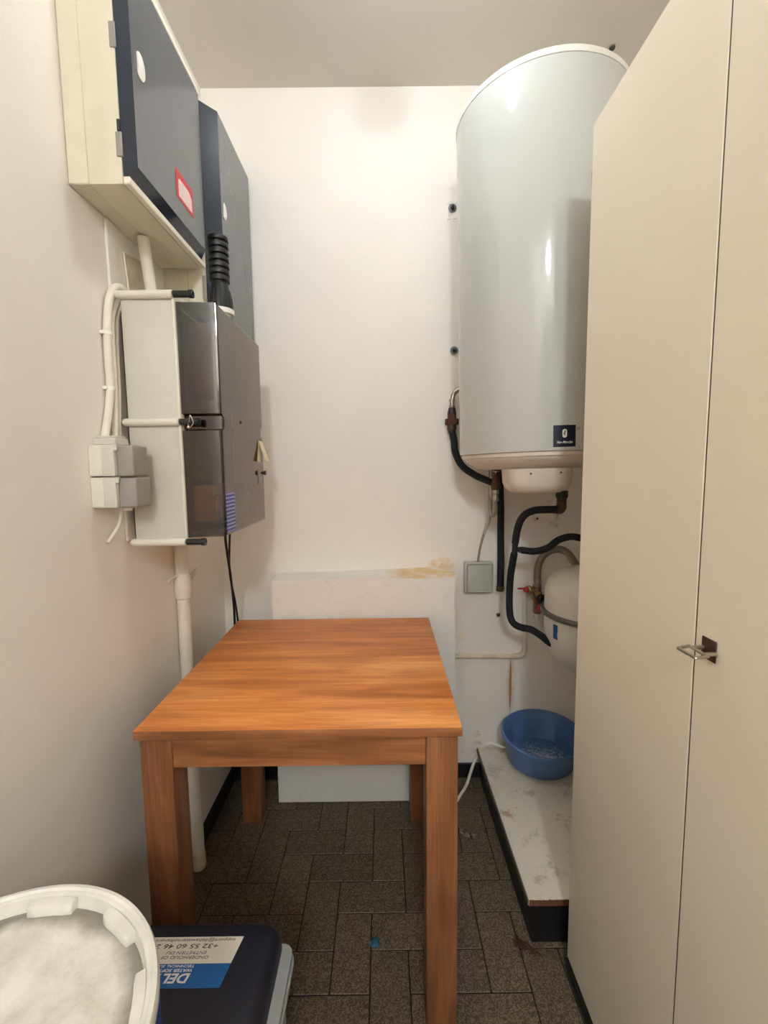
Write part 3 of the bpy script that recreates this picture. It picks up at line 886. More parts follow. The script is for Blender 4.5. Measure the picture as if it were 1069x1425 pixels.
# ------------------------------------------------------------------ bench board, basin
t = thing('low_shelf', (0.70, 1.41, 0), 'low worn white board on dark supports along the floor on the right', 'shelf')
b = NB()
prism(b, [(0.379, 1.081), (XR - 0.005, 1.081), (XR - 0.005, 1.730), (0.381, 1.730)], 0.1165, 0.135, 'z', 0.001); bo = link_obj('board', b, M['board'], t)
b = NB(); n_ = 40
vs0, vs1 = [], []
for k in range(n_ + 1):
    x_ = 0.380 + (0.60 - 0.380) * k / n_
    vs0.append(b.verts.new((x_, 1.0805 - random.uniform(0.0, 0.0012), 0.1168 - random.uniform(0, 0.0015))))
    vs1.append(b.verts.new((x_, 1.0805 - random.uniform(0, 0.0008), 0.1343 - random.uniform(0, 0.0016))))
for k in range(n_):
    b.faces.new((vs0[k], vs0[k + 1], vs1[k + 1], vs1[k]))
bk = [b.verts.new((x_, 1.0812, z_)) for x_, z_ in ((0.380, 0.1166), (0.60, 0.1166), (0.60, 0.1345), (0.380, 0.1345))]
b.faces.new(bk)
e = link_obj('chipped_edge', b, M['chipboard'], bo); e['label'] = 'chipped brown chipboard edge'
b = NB(); box(b, 0.3765, 0.3805, 1.0815, 1.729, 0.117, 0.1335); link_obj('side_edging', b, M['dark_edge'], bo)
for x0, x1, y0, y1 in ((0.389, 0.53, 1.084, 1.16), (0.42, 0.52, 1.35, 1.45), (0.42, 0.52, 1.64, 1.70), (0.85, 1.0, 1.13, 1.20), (0.85, 1.0, 1.60, 1.70)):
    b = NB(); box(b, x0, x1, y0, y1, 0.0, 0.116, 0.004, 1); link_obj('support_block', b, M['black'], t)
b = NB(); box(b, 0.425, 0.99, 1.20, 1.225, 0.03, 0.116, 0.002, 1); link_obj('support_rail', b, M['black'], t)
b = NB(); box(b, 0.389, 0.407, 1.161, 1.70, 0.0, 0.116, 0.002, 1); link_obj('support_rail', b, M['black'], t)

t = thing('washing_basin', (0.605, 1.633, 0.136), 'round blue plastic basin with limescale inside on the low white shelf', 'basin')
rt = Matrix.Rotation(math.radians(9.2), 3, 'X')
prof = [(0.0, 0.004), (0.10, 0.003), (0.118, 0.0), (0.126, 0.006), (0.1445, 0.099), (0.1465, 0.0995), (0.1530, 0.100), (0.155, 0.103), (0.1562, 0.117), (0.153, 0.121), (0.148, 0.1215), (0.1455, 0.119), (0.1225, 0.013), (0.115, 0.0075), (0.0, 0.0075)]
b = NB(); lathe(b, prof, (0.605, 1.633, 0.1535), seg=64, sx=1.0, sy=0.865, rot=rt, cap=False); bs = link_obj('bowl', b, M['basin'], t)
b = NB(); lathe(b, [(0.0, 0.0074), (0.114, 0.0076), (0.116, 0.009), (0.112, 0.0092), (0.09, 0.0088), (0.0, 0.0088)], (0.605, 1.633, 0.1537), seg=48, sy=0.865, rot=rt, cap=False); e = link_obj('limescale_crust', b, M['lime'], bs); e['label'] = 'white limescale crust on the basin bottom'

t = thing('floor_cable', (0.32, 1.70, 0), 'white cable bending up from the floor behind the low shelf to the basin', 'cable')
b = NB(); tube(b, [(0.20, 1.592, 0.0065), (0.262, 1.592, 0.0065), (0.30, 1.64, 0.007), (0.328, 1.68, 0.016), (0.348, 1.708, 0.045), (0.372, 1.733, 0.08), (0.398, 1.7382, 0.112), (0.418, 1.7382, 0.138), (0.436, 1.733, 0.152), (0.458, 1.724, 0.150), (0.49, 1.718, 0.1425), (0.60, 1.70, 0.1425), (0.68, 1.69, 0.1425)], 0.0062); link_obj('cable_run', b, M['white_cable'], t)

# ------------------------------------------------------------------ upper meter cabinets on the left wall
def frustum(bm, xb, xf, base, front):
    """door block: rectangle base (y0,y1,z0,z1) at x=xb, front rectangle at x=xf"""
    A = [bm.verts.new((xb, y, z)) for y, z in ((base[0], base[2]), (base[1], base[2]), (base[1], base[3]), (base[0], base[3]))]
    B = [bm.verts.new((xf, y, z)) for y, z in ((front[0], front[2]), (front[1], front[2]), (front[1], front[3]), (front[0], front[3]))]
    fr = bm.faces.new(B); bm.faces.new(A[::-1])
    sd = [bm.faces.new((A[i], A[(i + 1) % 4], B[(i + 1) % 4], B[i])) for i in range(4)]
    return fr, sd
def set_front(o, xf):
    o.data.materials.append(M['door_face'])
    for p in o.data.polygons:
        if all(abs(o.data.vertices[i].co.x - xf) < 1e-4 for i in p.vertices):
            p.material_index = 1

t = thing('meter_cabinet', (XL, 1.17, 1.885), 'nearer beige wall meter box with a dark door and a red sticker', 'meter box')
b = NB(); box(b, XL + 0.0005, -0.601, 0.979, 1.366, 1.887, 2.379, 0.002, 1); link_obj('back_case', b, M['meter_beige'], t)
b = NB(); box(b, -0.6005, -0.530, 0.977, 1.368, 1.885, 2.381, 0.0025, 2); cs = link_obj('front_case', b, M['meter_beige'], t)
for z_ in (1.885, 2.3655):
    b = NB(); box(b, -0.5295, -0.515, 0.977, 1.368, z_, z_ + 0.0155, 0.002, 1); link_obj('frame_lip', b, M['meter_frame'], t)
b = NB(); frustum(b, -0.529, -0.507, (0.979, 1.365, 1.902, 2.364), (0.997, 1.352, 1.930, 2.345)); dr = link_obj('door', b, M['door_glass'], t, smooth=False); set_front(dr, -0.507)
b = NB(); lathe(b, [(0.020, 0), (0.020, 0.002), (0.016, 0.0035)], (-0.5068, 1.03, 2.150), (1, 0, 0), 24, sx=0.9, sy=1.0)
for v in b.verts:
    v.co.z = 2.150 + (v.co.z - 2.150) * 1.35
    v.co.y = max(v.co.y, 1.0185)
link_obj('finger_grip', b, M['white_plastic'], dr)
b = NB(); box(b, -0.5068, -0.5062, 1.178, 1.277, 1.978, 2.046, 0.0, 1)
for v in b.verts:
    v.co.z += 0
st = link_obj('red_sticker', b, M['red_sticker'], dr, smooth=False)
b = NB(); prism(b, [(1.190, 1.985), (1.268, 1.985), (1.268, 2.018), (1.250, 2.030), (1.196, 2.030), (1.190, 2.022)], -0.5062, -0.5058, 'x'); link_obj('warning_text_panel', b, M['red_print'], dr, smooth=False)
for z_ in (1.965, 2.17):
    b = NB(); box(b, -0.5385, -0.526, 0.9745, 0.9785, z_ - 0.028, z_ + 0.02, 0.0012, 1)
    link_obj('hinge', b, M['conduit_grey'], t)
b = NB(); box(b, -0.534, -0.5275, 0.9735, 0.978, 1.985, 2.008, 0.001, 1); link_obj('hinge_pin', b, M['black'], t)

t = thing('meter_cabinet', (XL, 1.55, 1.74), 'farther beige wall meter box with a dark door by the back corner', 'meter box')
b = NB(); box(b, XL + 0.0005, -0.575, 1.377, 1.733, 1.742, 2.372, 0.002, 1); link_obj('back_case', b, M['meter_beige'], t)
b = NB(); box(b, -0.5745, -0.525, 1.377, 1.734, 1.74, 2.374, 0.0025, 1); link_obj('front_case', b, M['meter_beige'], t)
b = NB(); frustum(b, -0.5245, -0.478, (1.395, 1.732, 1.752, 2.366), (1.420, 1.722, 1.775, 2.352)); dr = link_obj('door', b, M['door_glass'], t, smooth=False); set_front(dr, -0.478)
b = NB(); lathe(b, [(0.016, 0), (0.016, 0.002), (0.013, 0.003)], (-0.4778, 1.445, 2.085), (1, 0, 0), 20)
for v in b.verts:
    v.co.z = 2.085 + (v.co.z - 2.085) * 1.5
    v.co.y = max(v.co.y, 1.436)
link_obj('finger_grip', b, M['white_plastic'], dr)
b = NB(); box(b, -0.530, -0.520, 1.3745, 1.379, 1.80, 1.87, 0.001, 1); link_obj('hinge', b, M['conduit_grey'], t)

# conduit stub, paper card, painted trunking between them
b = NB(); tube(b, [(-0.600, 1.183, 1.884), (-0.600, 1.196, 1.82), (-0.600, 1.214, 1.735), (-0.600, 1.217, 1.7115)], 0.0145)
tag(link_obj('conduit_stub', b, M['painted_pipe']), 'short slanted white conduit between the upper meter box and the grey box', 'conduit')
b = NB(); prism(b, [(1.164, 1.838), (1.262, 1.856), (1.262, 1.74), (1.178, 1.74)], XL + 0.0005, XL + 0.004, 'x'); 
t = tag(link_obj('paper_card', b, M['old_card'], smooth=False), 'old faded paper card on the left wall beneath the upper meter box', 'card')
b = NB(); tube(b, [(XL + 0.004, 1.163, 1.838), (XL + 0.004, 1.178, 1.74)], 0.0022, 8, False); link_obj('card_edge', b, M['white_cable'], t)
b = NB(); box(b, XL + 0.0005, XL + 0.0075, 1.092, 1.126, 1.12, 1.8845, 0.002, 1)
tag(link_obj('painted_trunking', b, M['wall']), 'flat wall-coloured cable trunking below the nearer meter box', 'trunking')

# ------------------------------------------------------------------ lower distribution box with smoked cover
t = thing('distribution_box', (-0.615, 1.27, 1.11), 'light grey electrical box with a smoked brown cover on the left wall', 'fuse box')
BX0, BX1, BY0, BY1, BZ0, BZ1 = -0.617, -0.4905, 1.091, 1.470, 1.112, 1.712
b = NB(); box(b, BX0, BX1, BY0, BY1, BZ0, BZ1, 0.003, 2); link_obj('body', b, M['lbox'], t)
b = NB(); box(b, BX1 - 0.004, BX1 + 0.003, BY0 - 0.004, BY1 + 0.003, BZ0 - 0.003, BZ1 + 0.003, 0.0015, 2); link_obj('lip', b, M['lbox_lip'], t)
b = NB(); box(b, XL + 0.0005, BX0 + 0.001, 1.14, 1.17, 1.13, 1.69); box(b, XL + 0.0005, BX0 + 0.001, 1.40, 1.43, 1.13, 1.69); link_obj('wall_batten', b, M['dark_metal'], t)
for z_ in (1.707, 1.411, 1.1175):
    b = NB(); lathe(b, [(0.004, 0.000), (0.0085, 0.004), (0.0095, 0.008), (0.0095, 0.137)], (-0.6265, 1.0855, z_), (1, 0, 0), 16); po = link_obj('screw_post', b, M['lbox_lip'], t)
    b = NB(); lathe(b, [(0.0078, 0), (0.0078, 0.036), (0.0095, 0.037), (0.0095, 0.046), (0.005, 0.0465), (0.004, 0.043)], (-0.4873, 1.0855, z_), (1, 0, 0), 14); link_obj('screw', b, M['black'], po)
for y_ in (1.475,):
    for z_ in (1.707, 1.411, 1.1175):
        b = NB(); lathe(b, [(0.0085, 0.0), (0.0095, 0.004), (0.0095, 0.128)], (-0.6175, y_, z_), (1, 0, 0), 12); link_obj('screw_post', b, M['lbox_lip'], t)
# smoked cover: a hollow shell with a notch at mid height
def cover_outline(ins=0.0):
    z0, z1, zc, hh, dp = 1.128, 1.692, 1.411, 0.0165, 0.016
    y0, y1 = 1.093 + ins, 1.462 - ins
    return [(y0, z0 + ins), (y0, zc - hh - 0.004), (y0 + dp, zc - hh + ins), (y0 + dp, zc + hh - ins), (y0, zc + hh + 0.004), (y0, z1 - ins),
            (y1, z1 - ins), (y1, zc + hh + 0.004), (y1 - dp, zc + hh - ins), (y1 - dp, zc - hh + ins), (y1, zc - hh - 0.004), (y1, z0 + ins)]
b = NB()
xs = (BX1 + 0.0035, -0.399, -0.3935, -0.3915)
prs = [[b.verts.new((x_, y, z)) for y, z in cover_outline(i_)] for x_, i_ in zip(xs, (0.0, 0.001, 0.0025, 0.0055))]
for p, q in zip(prs, prs[1:]):
    for k in range(12):
        b.faces.new((p[k], p[(k + 1) % 12], q[(k + 1) % 12], q[k]))
b.faces.new(prs[-1])
cover = link_obj('smoked_cover', b, M['smoked'], t, angle=25); cover['label'] = 'see-through smoked brown plastic cover'
b = NB()
for zz in (1.690, 1.130):
    box(b, BX1 + 0.0035, BX1 + 0.012, 1.094, 1.461, zz - 0.003, zz + 0.003)
box(b, BX1 + 0.0035, BX1 + 0.012, 1.094, 1.098, 1.128, 1.39); box(b, BX1 + 0.0035, BX1 + 0.012, 1.094, 1.098, 1.432, 1.69)
link_obj('gasket', b, M['rusty'], t)
b = NB(); box(b, BX1 + 0.0035, -0.4855, 1.104, 1.452, 1.14, 1.68); link_obj('backboard', b, M['inner'], t)
b = NB(); box(b, -0.485, -0.425, 1.15, 1.43, 1.47, 1.665, 0.006, 2); link_obj('meter_unit', b, M['inner'], t)
for k in range(8):
    y0 = 1.125 + k * 0.036
    b = NB(); box(b, -0.485, -0.432, y0, y0 + 0.0345, 1.165, 1.255, 0.002, 1); box(b, -0.4325, -0.420, y0 + 0.004, y0 + 0.031, 1.19, 1.23, 0.002, 1); box(b, -0.4205, -0.412, y0 + 0.011, y0 + 0.024, 1.205, 1.218, 0.002, 1)
    link_obj('circuit_breaker', b, M['breaker'], t)
# print label, card tag, latch on the cover
b = NB(); box(b, -0.3914, -0.3910, 1.099, 1.163, 1.138, 1.236); link_obj('instruction_label', b, M['blue_label'], cover, smooth=False)
b = NB()
q = [(-0.3905, 1.405, 1.385), (-0.3905, 1.445, 1.385), (-0.372, 1.462, 1.322), (-0.372, 1.415, 1.322)]
A = [b.verts.new(p) for p in q]; B = [b.verts.new((p[0] + 0.0006, p[1], p[2] + 0.0003)) for p in q]
b.faces.new(A); b.faces.new(B[::-1])
for k in range(4):
    b.faces.new((A[k], A[(k + 1) % 4], B[(k + 1) % 4], B[k]))
q = [(-0.3905, 1.405, 1.3853), (-0.3905, 1.445, 1.3853), (-0.3905, 1.428, 1.318), (-0.3905, 1.385, 1.318)]
A = [b.verts.new(p) for p in q]; B = [b.verts.new((p[0] + 0.0005, p[1], p[2])) for p in q]
b.faces.new(A); b.faces.new(B[::-1])
link_obj('folded_card', b, M['tag'], cover, smooth=False)
b = NB(); box(b, -0.3914, -0.3895, 1.392, 1.437, 1.248, 1.298, 0.001, 1); la = link_obj('latch_plate', b, M['conduit_grey'], cover)
b = NB(); lathe(b, [(0.004, 0), (0.004, 0.008), (0.0075, 0.009), (0.007, 0.014)], (-0.3895, 1.425, 1.284), (1, 0, 0), 12); box(b, -0.381, -0.3765, 1.412, 1.438, 1.281, 1.287, 0.0015, 1); link_obj('latch_knob', b, M['black'], cover)
b = NB(); tube(b, [(-0.462, 1.075, 1.409), (-0.458, 1.072, 1.425), (-0.452, 1.074, 1.408), (-0.460, 1.073, 1.397), (-0.4645, 1.074, 1.405)], 0.001, 6); lathe(b, [(0, -0.005), (0.0035, -0.003), (0.0035, 0.003), (0, 0.005)], (-0.4632, 1.073, 1.397), (0, -1, 0), 10); link_obj('seal_wire', b, M['steel'], t)
b = NB(); lathe(b, [(0.0016, 0), (0.004, 0.001), (0.004, 0.002), (0, 0.003)], (-0.3915, 1.243, 1.425), (1, 0, 0), 10); link_obj('cover_screw', b, M['dark_metal'], cover)

# corrugated sleeve on top of the cover
t = thing('corrugated_sleeve', (-0.433, 1.25, 1.69), 'black ribbed cable sleeve rising from the smoked box cover', 'cable sleeve')
c_ = (-0.434, 1.25, 0)
b = NB(); lathe(b, [(0.030, 1.7125), (0.034, 1.7135), (0.034, 1.726), (0.027, 1.728)], c_, seg=28); lathe(b, [(0.024, 1.6925), (0.024, 1.7125)], c_, seg=24); link_obj('collar', b, M['white_plastic'], t)
b = NB(); lathe(b, [(0.032, 1.724), (0.0325, 1.74), (0.0255, 1.775), (0.0215, 1.795)], c_, seg=28)
for k in range(10):
    a = 2 * PI * k / 10
    tube(b, [(c_[0] + math.cos(a) * 0.0315, c_[1] + math.sin(a) * 0.0315, 1.728), (c_[0] + math.cos(a) * 0.031, c_[1] + math.sin(a) * 0.031, 1.744), (c_[0] + math.cos(a) * 0.025, c_[1] + math.sin(a) * 0.025, 1.774)], 0.0022, 6, False)
link_obj('cone_base', b, M['black'], t)
prof = []
for k in range(7):
    z0 = 1.795 + k * 0.0172
    prof += [(0.0195, z0), (0.0195, z0 + 0.003), (0.0262, z0 + 0.0045), (0.0272, z0 + 0.0095), (0.0262, z0 + 0.0145), (0.0195, z0 + 0.0165)]
b = NB(); lathe(b, prof + [(0.017, 1.917)], c_, seg=28); link_obj('ribbed_tube', b, M['black'], t)

# white cable bundle and the two junction boxes at the wall
t = thing('cable_bundle', (-0.632, 1.06, 1.35), 'white looped cables clipped to the left wall beside the grey box', 'cable')
b = NB(); tube(b, [(-0.624, 1.138, 1.722), (-0.626, 1.118, 1.734), (-0.629, 1.096, 1.727), (-0.632, 1.080, 1.704), (-0.633, 1.068, 1.669), (-0.634, 1.060, 1.613), (-0.634, 1.057, 1.553), (-0.634, 1.057, 1.488), (-0.634, 1.043, 1.428), (-0.634, 1.022, 1.365), (-0.634, 1.02, 1.34)], 0.0088); link_obj('thick_cable', b, M['white_cable'], t)
b = NB(); tube(b, [(-0.628, 1.1335, 1.73), (-0.634, 1.1095, 1.70), (-0.634, 1.084, 1.66), (-0.634, 1.076, 1.613), (-0.634, 1.074, 1.53), (-0.634, 1.072, 1.458), (-0.634, 1.066, 1.40), (-0.634, 1.062, 1.34)], 0.0072); link_obj('second_cable', b, M['white_cable'], t)
b = NB(); tube(b, [(-0.628, 1.120, 1.705), (-0.6345, 1.104, 1.66), (-0.6345, 1.096, 1.60), (-0.6345, 1.092, 1.50), (-0.6345, 1.084, 1.42), (-0.6345, 1.078, 1.34)], 0.0052); link_obj('thin_cable', b, M['white_cable'], t)
for z_, y_ in ((1.612, 1.060), (1.487, 1.058)):
    b = NB(); tube(b, [(-0.634, y_, z_ - 0.004), (-0.634, y_, z_ + 0.004)], 0.0105, 14, False); box(b, XL + 0.0005, -0.634, y_ - 0.014, y_ + 0.026, z_ - 0.004, z_ + 0.004, 0.001, 1); link_obj('cable_clip', b, M['white_plastic'], t)

def wall_box(z0, z1, y0, x1, label):
    t = thing('switch_box', (XL, y0 + 0.04, z0), label, 'switch box', 'grey boxes beside the fuse box')
    b = NB(); box(b, XL + 0.0005, XL + 0.055, y0, y0 + 0.076, z0, z1, 0.002, 2); bo = link_obj('body', b, M['lbox'], t)
    b = NB(); box(b, XL + 0.0005, XL + 0.029, y0 - 0.0012, y0 + 0.074, z0 + 0.002, z1 - 0.002, 0.001, 1); link_obj('body_seam', b, M['lbox_lip'], bo)
    b = NB(); prism(b, [(XL + 0.052, y0 + 0.002), (XL + 0.064, y0 - 0.0015), (XL + 0.0555, y0 + 0.006)], z1 - 0.012, z1, 'z'); link_obj('corner_clip', b, M['lbox_lip'], t)
    b = NB(); box(b, XL + 0.0555, x1, y0 + 0.008, y0 + 0.074, z0 - 0.001, z1 - 0.001, 0.005, 3); link_obj('cover', b, M['conduit_grey'], t)
    return t
wall_box(1.283, 1.352, 0.978, -0.553, 'upper small grey box with a darker cover beside the fuse box')
wall_box(1.213, 1.2805, 0.978, -0.550, 'lower small grey box with a darker cover beside the fuse box')
b = NB(); box(b, XL + 0.0005, XL + 0.05, 0.995, 1.05, 1.3525, 1.368, 0.002, 1); box(b, XL + 0.0005, XL + 0.045, 1.005, 1.05, 1.368, 1.374, 0.002, 1)
tag(link_obj('cable_entry', b, M['lbox']), 'stepped grey cable entry on top of the upper small grey box', 'cable entry')
t = thing('cable_tail', (-0.62, 1.03, 1.13), 'short white cable end hanging below the lower small grey box', 'cable')
b = NB(); tube(b, [(-0.618, 1.046, 1.214), (-0.622, 1.045, 1.19), (-0.626, 1.040, 1.168), (-0.632, 1.028, 1.148), (-0.638, 1.012, 1.130)], 0.0042); link_obj('loose_end', b, M['white_cable'], t)
b = NB(); box(b, -0.625, -0.595, 1.046, 1.052, 1.2, 1.2135, 0.002, 1); link_obj('entry_clip', b, M['white_plastic'], t)

# black cables under the fuse box
t = thing('black_cables', (-0.55, 1.55, 0.6), 'pair of thin black cables hanging from the fuse box behind the table', 'cable')
b = NB(); tube(b, [(-0.50, 1.385, 1.113), (-0.505, 1.40, 1.06), (-0.515, 1.455, 0.95), (-0.555, 1.59, 0.80), (-0.58, 1.66, 0.66), (-0.60, 1.70, 0.50), (-0.61, 1.72, 0.10), (-0.61, 1.72, 0.02)], 0.0042); link_obj('cable', b, M['black'], t)
b = NB(); tube(b, [(-0.50, 1.435, 1.113), (-0.507, 1.44, 1.06), (-0.520, 1.465, 0.95), (-0.548, 1.59, 0.80), (-0.565, 1.66, 0.66), (-0.59, 1.70, 0.50), (-0.60, 1.725, 0.10), (-0.60, 1.725, 0.02)], 0.0036); link_obj('cable', b, M['black'], t)

# painted conduit pipe down the left wall
t = thing('painted_conduit', (-0.618, 1.33, 0), 'white painted vertical pipe on the left wall running to the floor', 'pipe')
b = NB(); tube(b, [(-0.622, 1.34, 1.113), (-0.622, 1.338, 0.70), (-0.620, 1.336, 0.30), (-0.618, 1.334, 0.001)], 0.0195, 18, False); link_obj('pipe_run', b, M['painted_pipe'], t)
b = NB(); lathe(b, [(0.0195, 0.900), (0.0235, 0.904), (0.0245, 0.925), (0.0235, 0.975), (0.0195, 0.98)], (-0.622, 1.339, 0), seg=18); link_obj('coupling', b, M['painted_pipe'], t)
b = NB(); lathe(b, [(0.0215, 0.0), (0.0225, 0.01), (0.021, 0.05), (0.0195, 0.055)], (-0.6183, 1.334, 0), seg=18); link_obj('foot_sleeve', b, M['painted_dirty'], t)
b = NB(); tube(b, [(-0.641, 1.352, 0.918), (-0.638, 1.42, 0.932), (-0.638, 1.475, 0.947)], 0.0035, 8); tube(b, [(-0.641, 1.375, 0.942), (-0.638, 1.43, 0.952), (-0.638, 1.475, 0.962)], 0.003, 8)
tube(b, [(-0.64, 1.285, 0.965), (-0.633, 1.29, 0.975), (-0.622, 1.313, 0.978)], 0.003, 8); link_obj('saddle_clip', b, M['painted_pipe'], t)

# ------------------------------------------------------------------ water softener with its label
t = thing('water_softener', (-0.41, 0.69, 0), 'dark navy water softener lid with a blue and white label on the floor', 'water softener')
b = NB(); box(b, -0.615, -0.208, 0.566, 0.800, 0.0, 0.318, 0.012, 3); link_obj('cabinet_body', b, M['soft_body'], t)
b = NB()
for z0, z1, e_ in ((0.318, 0.3275, 0.020), (0.3275, 0.3325, 0.014), (0.3325, 0.343, 0.017)):
    rr = [[b.verts.new(p) for p in rrect(-0.622 , -0.207 + e_, 0.560, 0.795 + e_ * 0.4, 0.02, z)] for z in (z0, z1)]
    n_ = len(rr[0])
    for k in range(n_):
        b.faces.new((rr[0][k], rr[0][(k + 1) % n_], rr[1][(k + 1) % n_], rr[1][k]))
    b.faces.new(rr[0][::-1]); b.faces.new(rr[1])
link_obj('body_rim', b, M['soft_body'], t)
b = NB()
levels = [(0.3435, 0.0), (0.360, 0.002), (0.373, 0.006), (0.381, 0.014), (0.3855, 0.028), (0.386, 0.034)]
rr = [[b.verts.new(p) for p in rrect(-0.62 + i_, -0.2115 - i_ * 0.9, 0.562 + i_ * 0.5, 0.8165 - i_ * 0.55, 0.028, z)] for z, i_ in levels]
n_ = len(rr[0])
for p, q in zip(rr, rr[1:]):
    for k in range(n_):
        b.faces.new((p[k], p[(k + 1) % n_], q[(k + 1) % n_], q[k]))
b.faces.new(rr[0][::-1]); b.faces.new(rr[-1])
lid = link_obj('lid', b, M['soft_lid'], t)
ZL = 0.3862
def quad(pts, z0, z1):
    bm = NB(); prism(bm, pts, z0, z1, 'z'); return bm
lw = link_obj('label_panel', quad([(-0.53, 0.733), (-0.2915, 0.733), (-0.282, 0.780), (-0.52, 0.780)], ZL, ZL + 0.0003), M['label_white'], lid, smooth=False)
lw['label'] = 'white upper half of the sticker'
lb = link_obj('label_panel', quad([(-0.54, 0.694), (-0.2985, 0.694), (-0.2917, 0.7328), (-0.53, 0.7328)], ZL, ZL + 0.0003), M['label_blue'], lid, smooth=False)
lb['label'] = 'blue lower half of the sticker'
def lid_text(body, x, y, h, mat, wd=None, bold=0.0, shear=0.15):
    mtx = Matrix.Translation((x, y, ZL + 0.0004)) @ Matrix.Rotation(PI, 4, 'Z')
    return text_mesh('label_lettering', body, h / 0.70, mat, lid, mtx, shear, bold, 'LEFT', wd)
lid_text('DELTA', -0.3575, 0.7165, 0.0148, M['white_print'], 0.083, 0.0006, 0.2)
lid_text('WATER SOFTENERS', -0.3575, 0.7243, 0.0048, M['white_print'], 0.090, 0.0002, 0.2)
lid_text('TECHNICAL SUPPORT', -0.3565, 0.7310, 0.0042, M['white_print'], 0.094, 0.0001, 0.2)
lid_text('ONDERHOUD OF', -0.336, 0.7462, 0.0056, M['dark_print'], 0.090, 0.0, 0.15)
lid_text('ENTRETIEN DU', -0.343, 0.7542, 0.0056, M['dark_print'], 0.076, 0.0, 0.15)
lid_text('+32 55 60 46 2', -0.324, 0.7668, 0.0078, M['dark_print'], 0.119, 0.0001, 0.15)
lid_text('support@deltawatersofteners', -0.2955, 0.7762, 0.0056, M['dark_print'], 0.155, 0.0, 0.15)

# ------------------------------------------------------------------ blue drum with white lid
DC, DRR, DZ = (-0.427, 0.355), 0.192, 0.74
t = thing('plastic_drum', (DC[0], DC[1], 0), 'blue plastic drum with a dusty white lid in front of the table', 'drum')
b = NB(); lathe(b, [(0.160, 0.0), (0.166, 0.004), (0.176, 0.30), (0.186, 0.60), (0.1905, 0.66), (0.191, 0.7235), (0.1875, 0.7245), (0.1862, 0.7245), (0.1855, 0.708)], (*DC, 0), seg=72); link_obj('body', b, M['drum'], t)
b = NB(); lathe(b, [(0.1882, 0.726), (0.191, 0.725), (0.1922, 0.727), (0.192, 0.736), (0.190, 0.7405), (0.186, 0.741), (0.1835, 0.738), (0.1815, 0.738), (0.1795, 0.7365), (0.178, 0.722), (0.176, 0.719), (0.0, 0.719), (0.0, 0.709), (0.186, 0.709), (0.1882, 0.726)], (*DC, 0), seg=96, cap=False); lidd = link_obj('lid', b, M['drum_lid'], t)
b = NB(); lathe(b, [(0.1778, 0.7192), (0.176, 0.7205), (0.163, 0.7215), (0.10, 0.7222), (0, 0.7225)], (*DC, 0), seg=72, cap=False); link_obj('lid_panel', b, M['dusty'], lidd)
for k in range(10):
    a0 = math.radians(22 + 36 * k)
    b = NB(); n_ = 5; da = math.radians(9.5)
    cols = []
    for j in range(n_ + 1):
        a = a0 - da + 2 * da * j / n_
        inn = 0.0 if 0 < j < n_ else 0.002
        tap = 0.0125
        cols.append([b.verts.new((DC[0] + math.cos(a) * r_, DC[1] + math.sin(a) * r_, z_)) for r_, z_ in ((0.179, 0.7195), (0.179, 0.7345), (0.179 - tap + inn, 0.7335), (0.179 - tap - 0.0015 + inn, 0.7195))])
    for p, q in zip(cols, cols[1:]):
        for i_ in range(4):
            b.faces.new((p[i_], q[i_], q[(i_ + 1) % 4], p[(i_ + 1) % 4]))
    b.faces.new(cols[0]); b.faces.new(cols[-1][::-1])
    bmesh.ops.bevel(b, geom=list(b.edges), offset=0.0008, segments=1, affect='EDGES')
    link_obj('grip_block', b, M['drum_lid'], lidd)

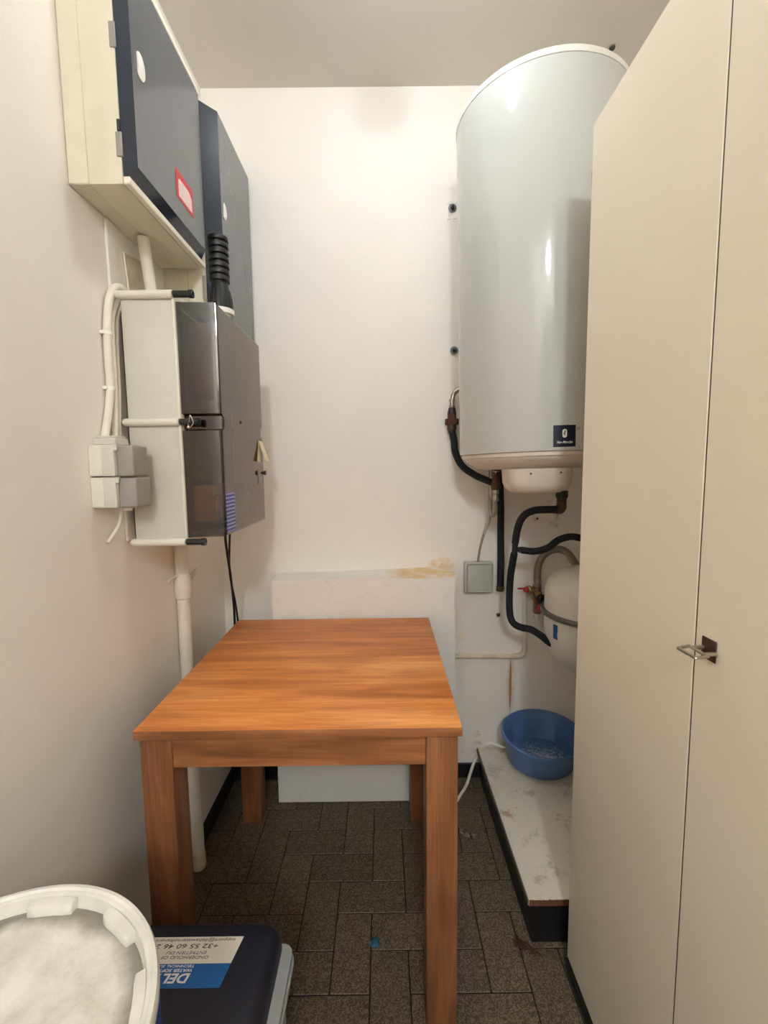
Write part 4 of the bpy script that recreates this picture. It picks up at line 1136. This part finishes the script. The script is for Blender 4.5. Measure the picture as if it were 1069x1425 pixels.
# ------------------------------------------------------------------ litter on the floor
def crumple(name, x, y, r, h, n, mat, label, cat, seedv, sx=1.0):
    rnd = random.Random(seedv)
    bm = NB()
    ring = []
    for k in range(n):
        a = 2 * PI * k / n
        q = r * rnd.uniform(0.6, 1.1)
        ring.append((bm.verts.new((x + math.cos(a) * q * sx, y + math.sin(a) * q, 0.0008)), bm.verts.new((x + math.cos(a) * q * 0.7 * sx, y + math.sin(a) * q * 0.7, h * rnd.uniform(0.4, 1.0)))))
    topv = bm.verts.new((x, y, h))
    for k in range(n):
        (a, b_), (c_, d_) = ring[k], ring[(k + 1) % n]
        bm.faces.new((a, c_, d_, b_)); bm.faces.new((b_, d_, topv))
    bm.faces.new([q[0] for q in ring][::-1])
    return tag(link_obj(name, bm, mat, smooth=False), label, cat)
crumple('blue_scrap', -0.036, 1.093, 0.017, 0.008, 9, M['scrap_blue'], 'small blue-green scrap on the tiles under the table', 'scrap', 3)
b = NB()
rnd = random.Random(5)
gx, gy = 7, 4
gv = [[b.verts.new((0.247 + 0.062 * i_ / (gx - 1) + 0.004 * rnd.random(), 1.455 - 0.045 * i_ / (gx - 1) + 0.030 * j / (gy - 1), 0.001 + rnd.random() * 0.007)) for j in range(gy)] for i_ in range(gx)]
for i_ in range(gx - 1):
    for j in range(gy - 1):
        b.faces.new((gv[i_][j], gv[i_ + 1][j], gv[i_ + 1][j + 1], gv[i_][j + 1]))
tag(link_obj('plastic_wrap', b, M['clear'], smooth=False), 'crumpled clear plastic wrap on the floor right of the table leg', 'wrap')
b = NB()
rnd = random.Random(11)
for k in range(26):
    tt = rnd.random()
    x_, y_ = 0.352 + 0.040 * tt + rnd.uniform(-0.008, 0.008), 1.083 - 0.020 * tt + rnd.uniform(-0.008, 0.008)
    a = rnd.uniform(-0.9, 0.5)
    l_ = rnd.uniform(0.008, 0.018)
    tube(b, [(x_ - math.cos(a) * l_, y_ - math.sin(a) * l_, 0.002), (x_, y_, 0.003 + rnd.random() * 0.006), (x_ + math.cos(a) * l_, y_ + math.sin(a) * l_, 0.002)], 0.0013, 5, False)
o = tag(link_obj('dry_debris', b, M['dry_leaf']), 'reddish dry plant bits on the floor at the front of the low shelf', 'debris'); o['kind'] = 'stuff'
# hook stub on the ceiling near the heater
b = NB(); lathe(b, [(0.004, 0), (0.010, -0.004), (0.008, -0.008), (0.0, -0.010)], (0.775, 1.60, ZC - 0.0003), seg=9)
tag(link_obj('ceiling_stub', b, M['dark_metal']), 'small dark stub on the ceiling beside the top of the water heater', 'stub')
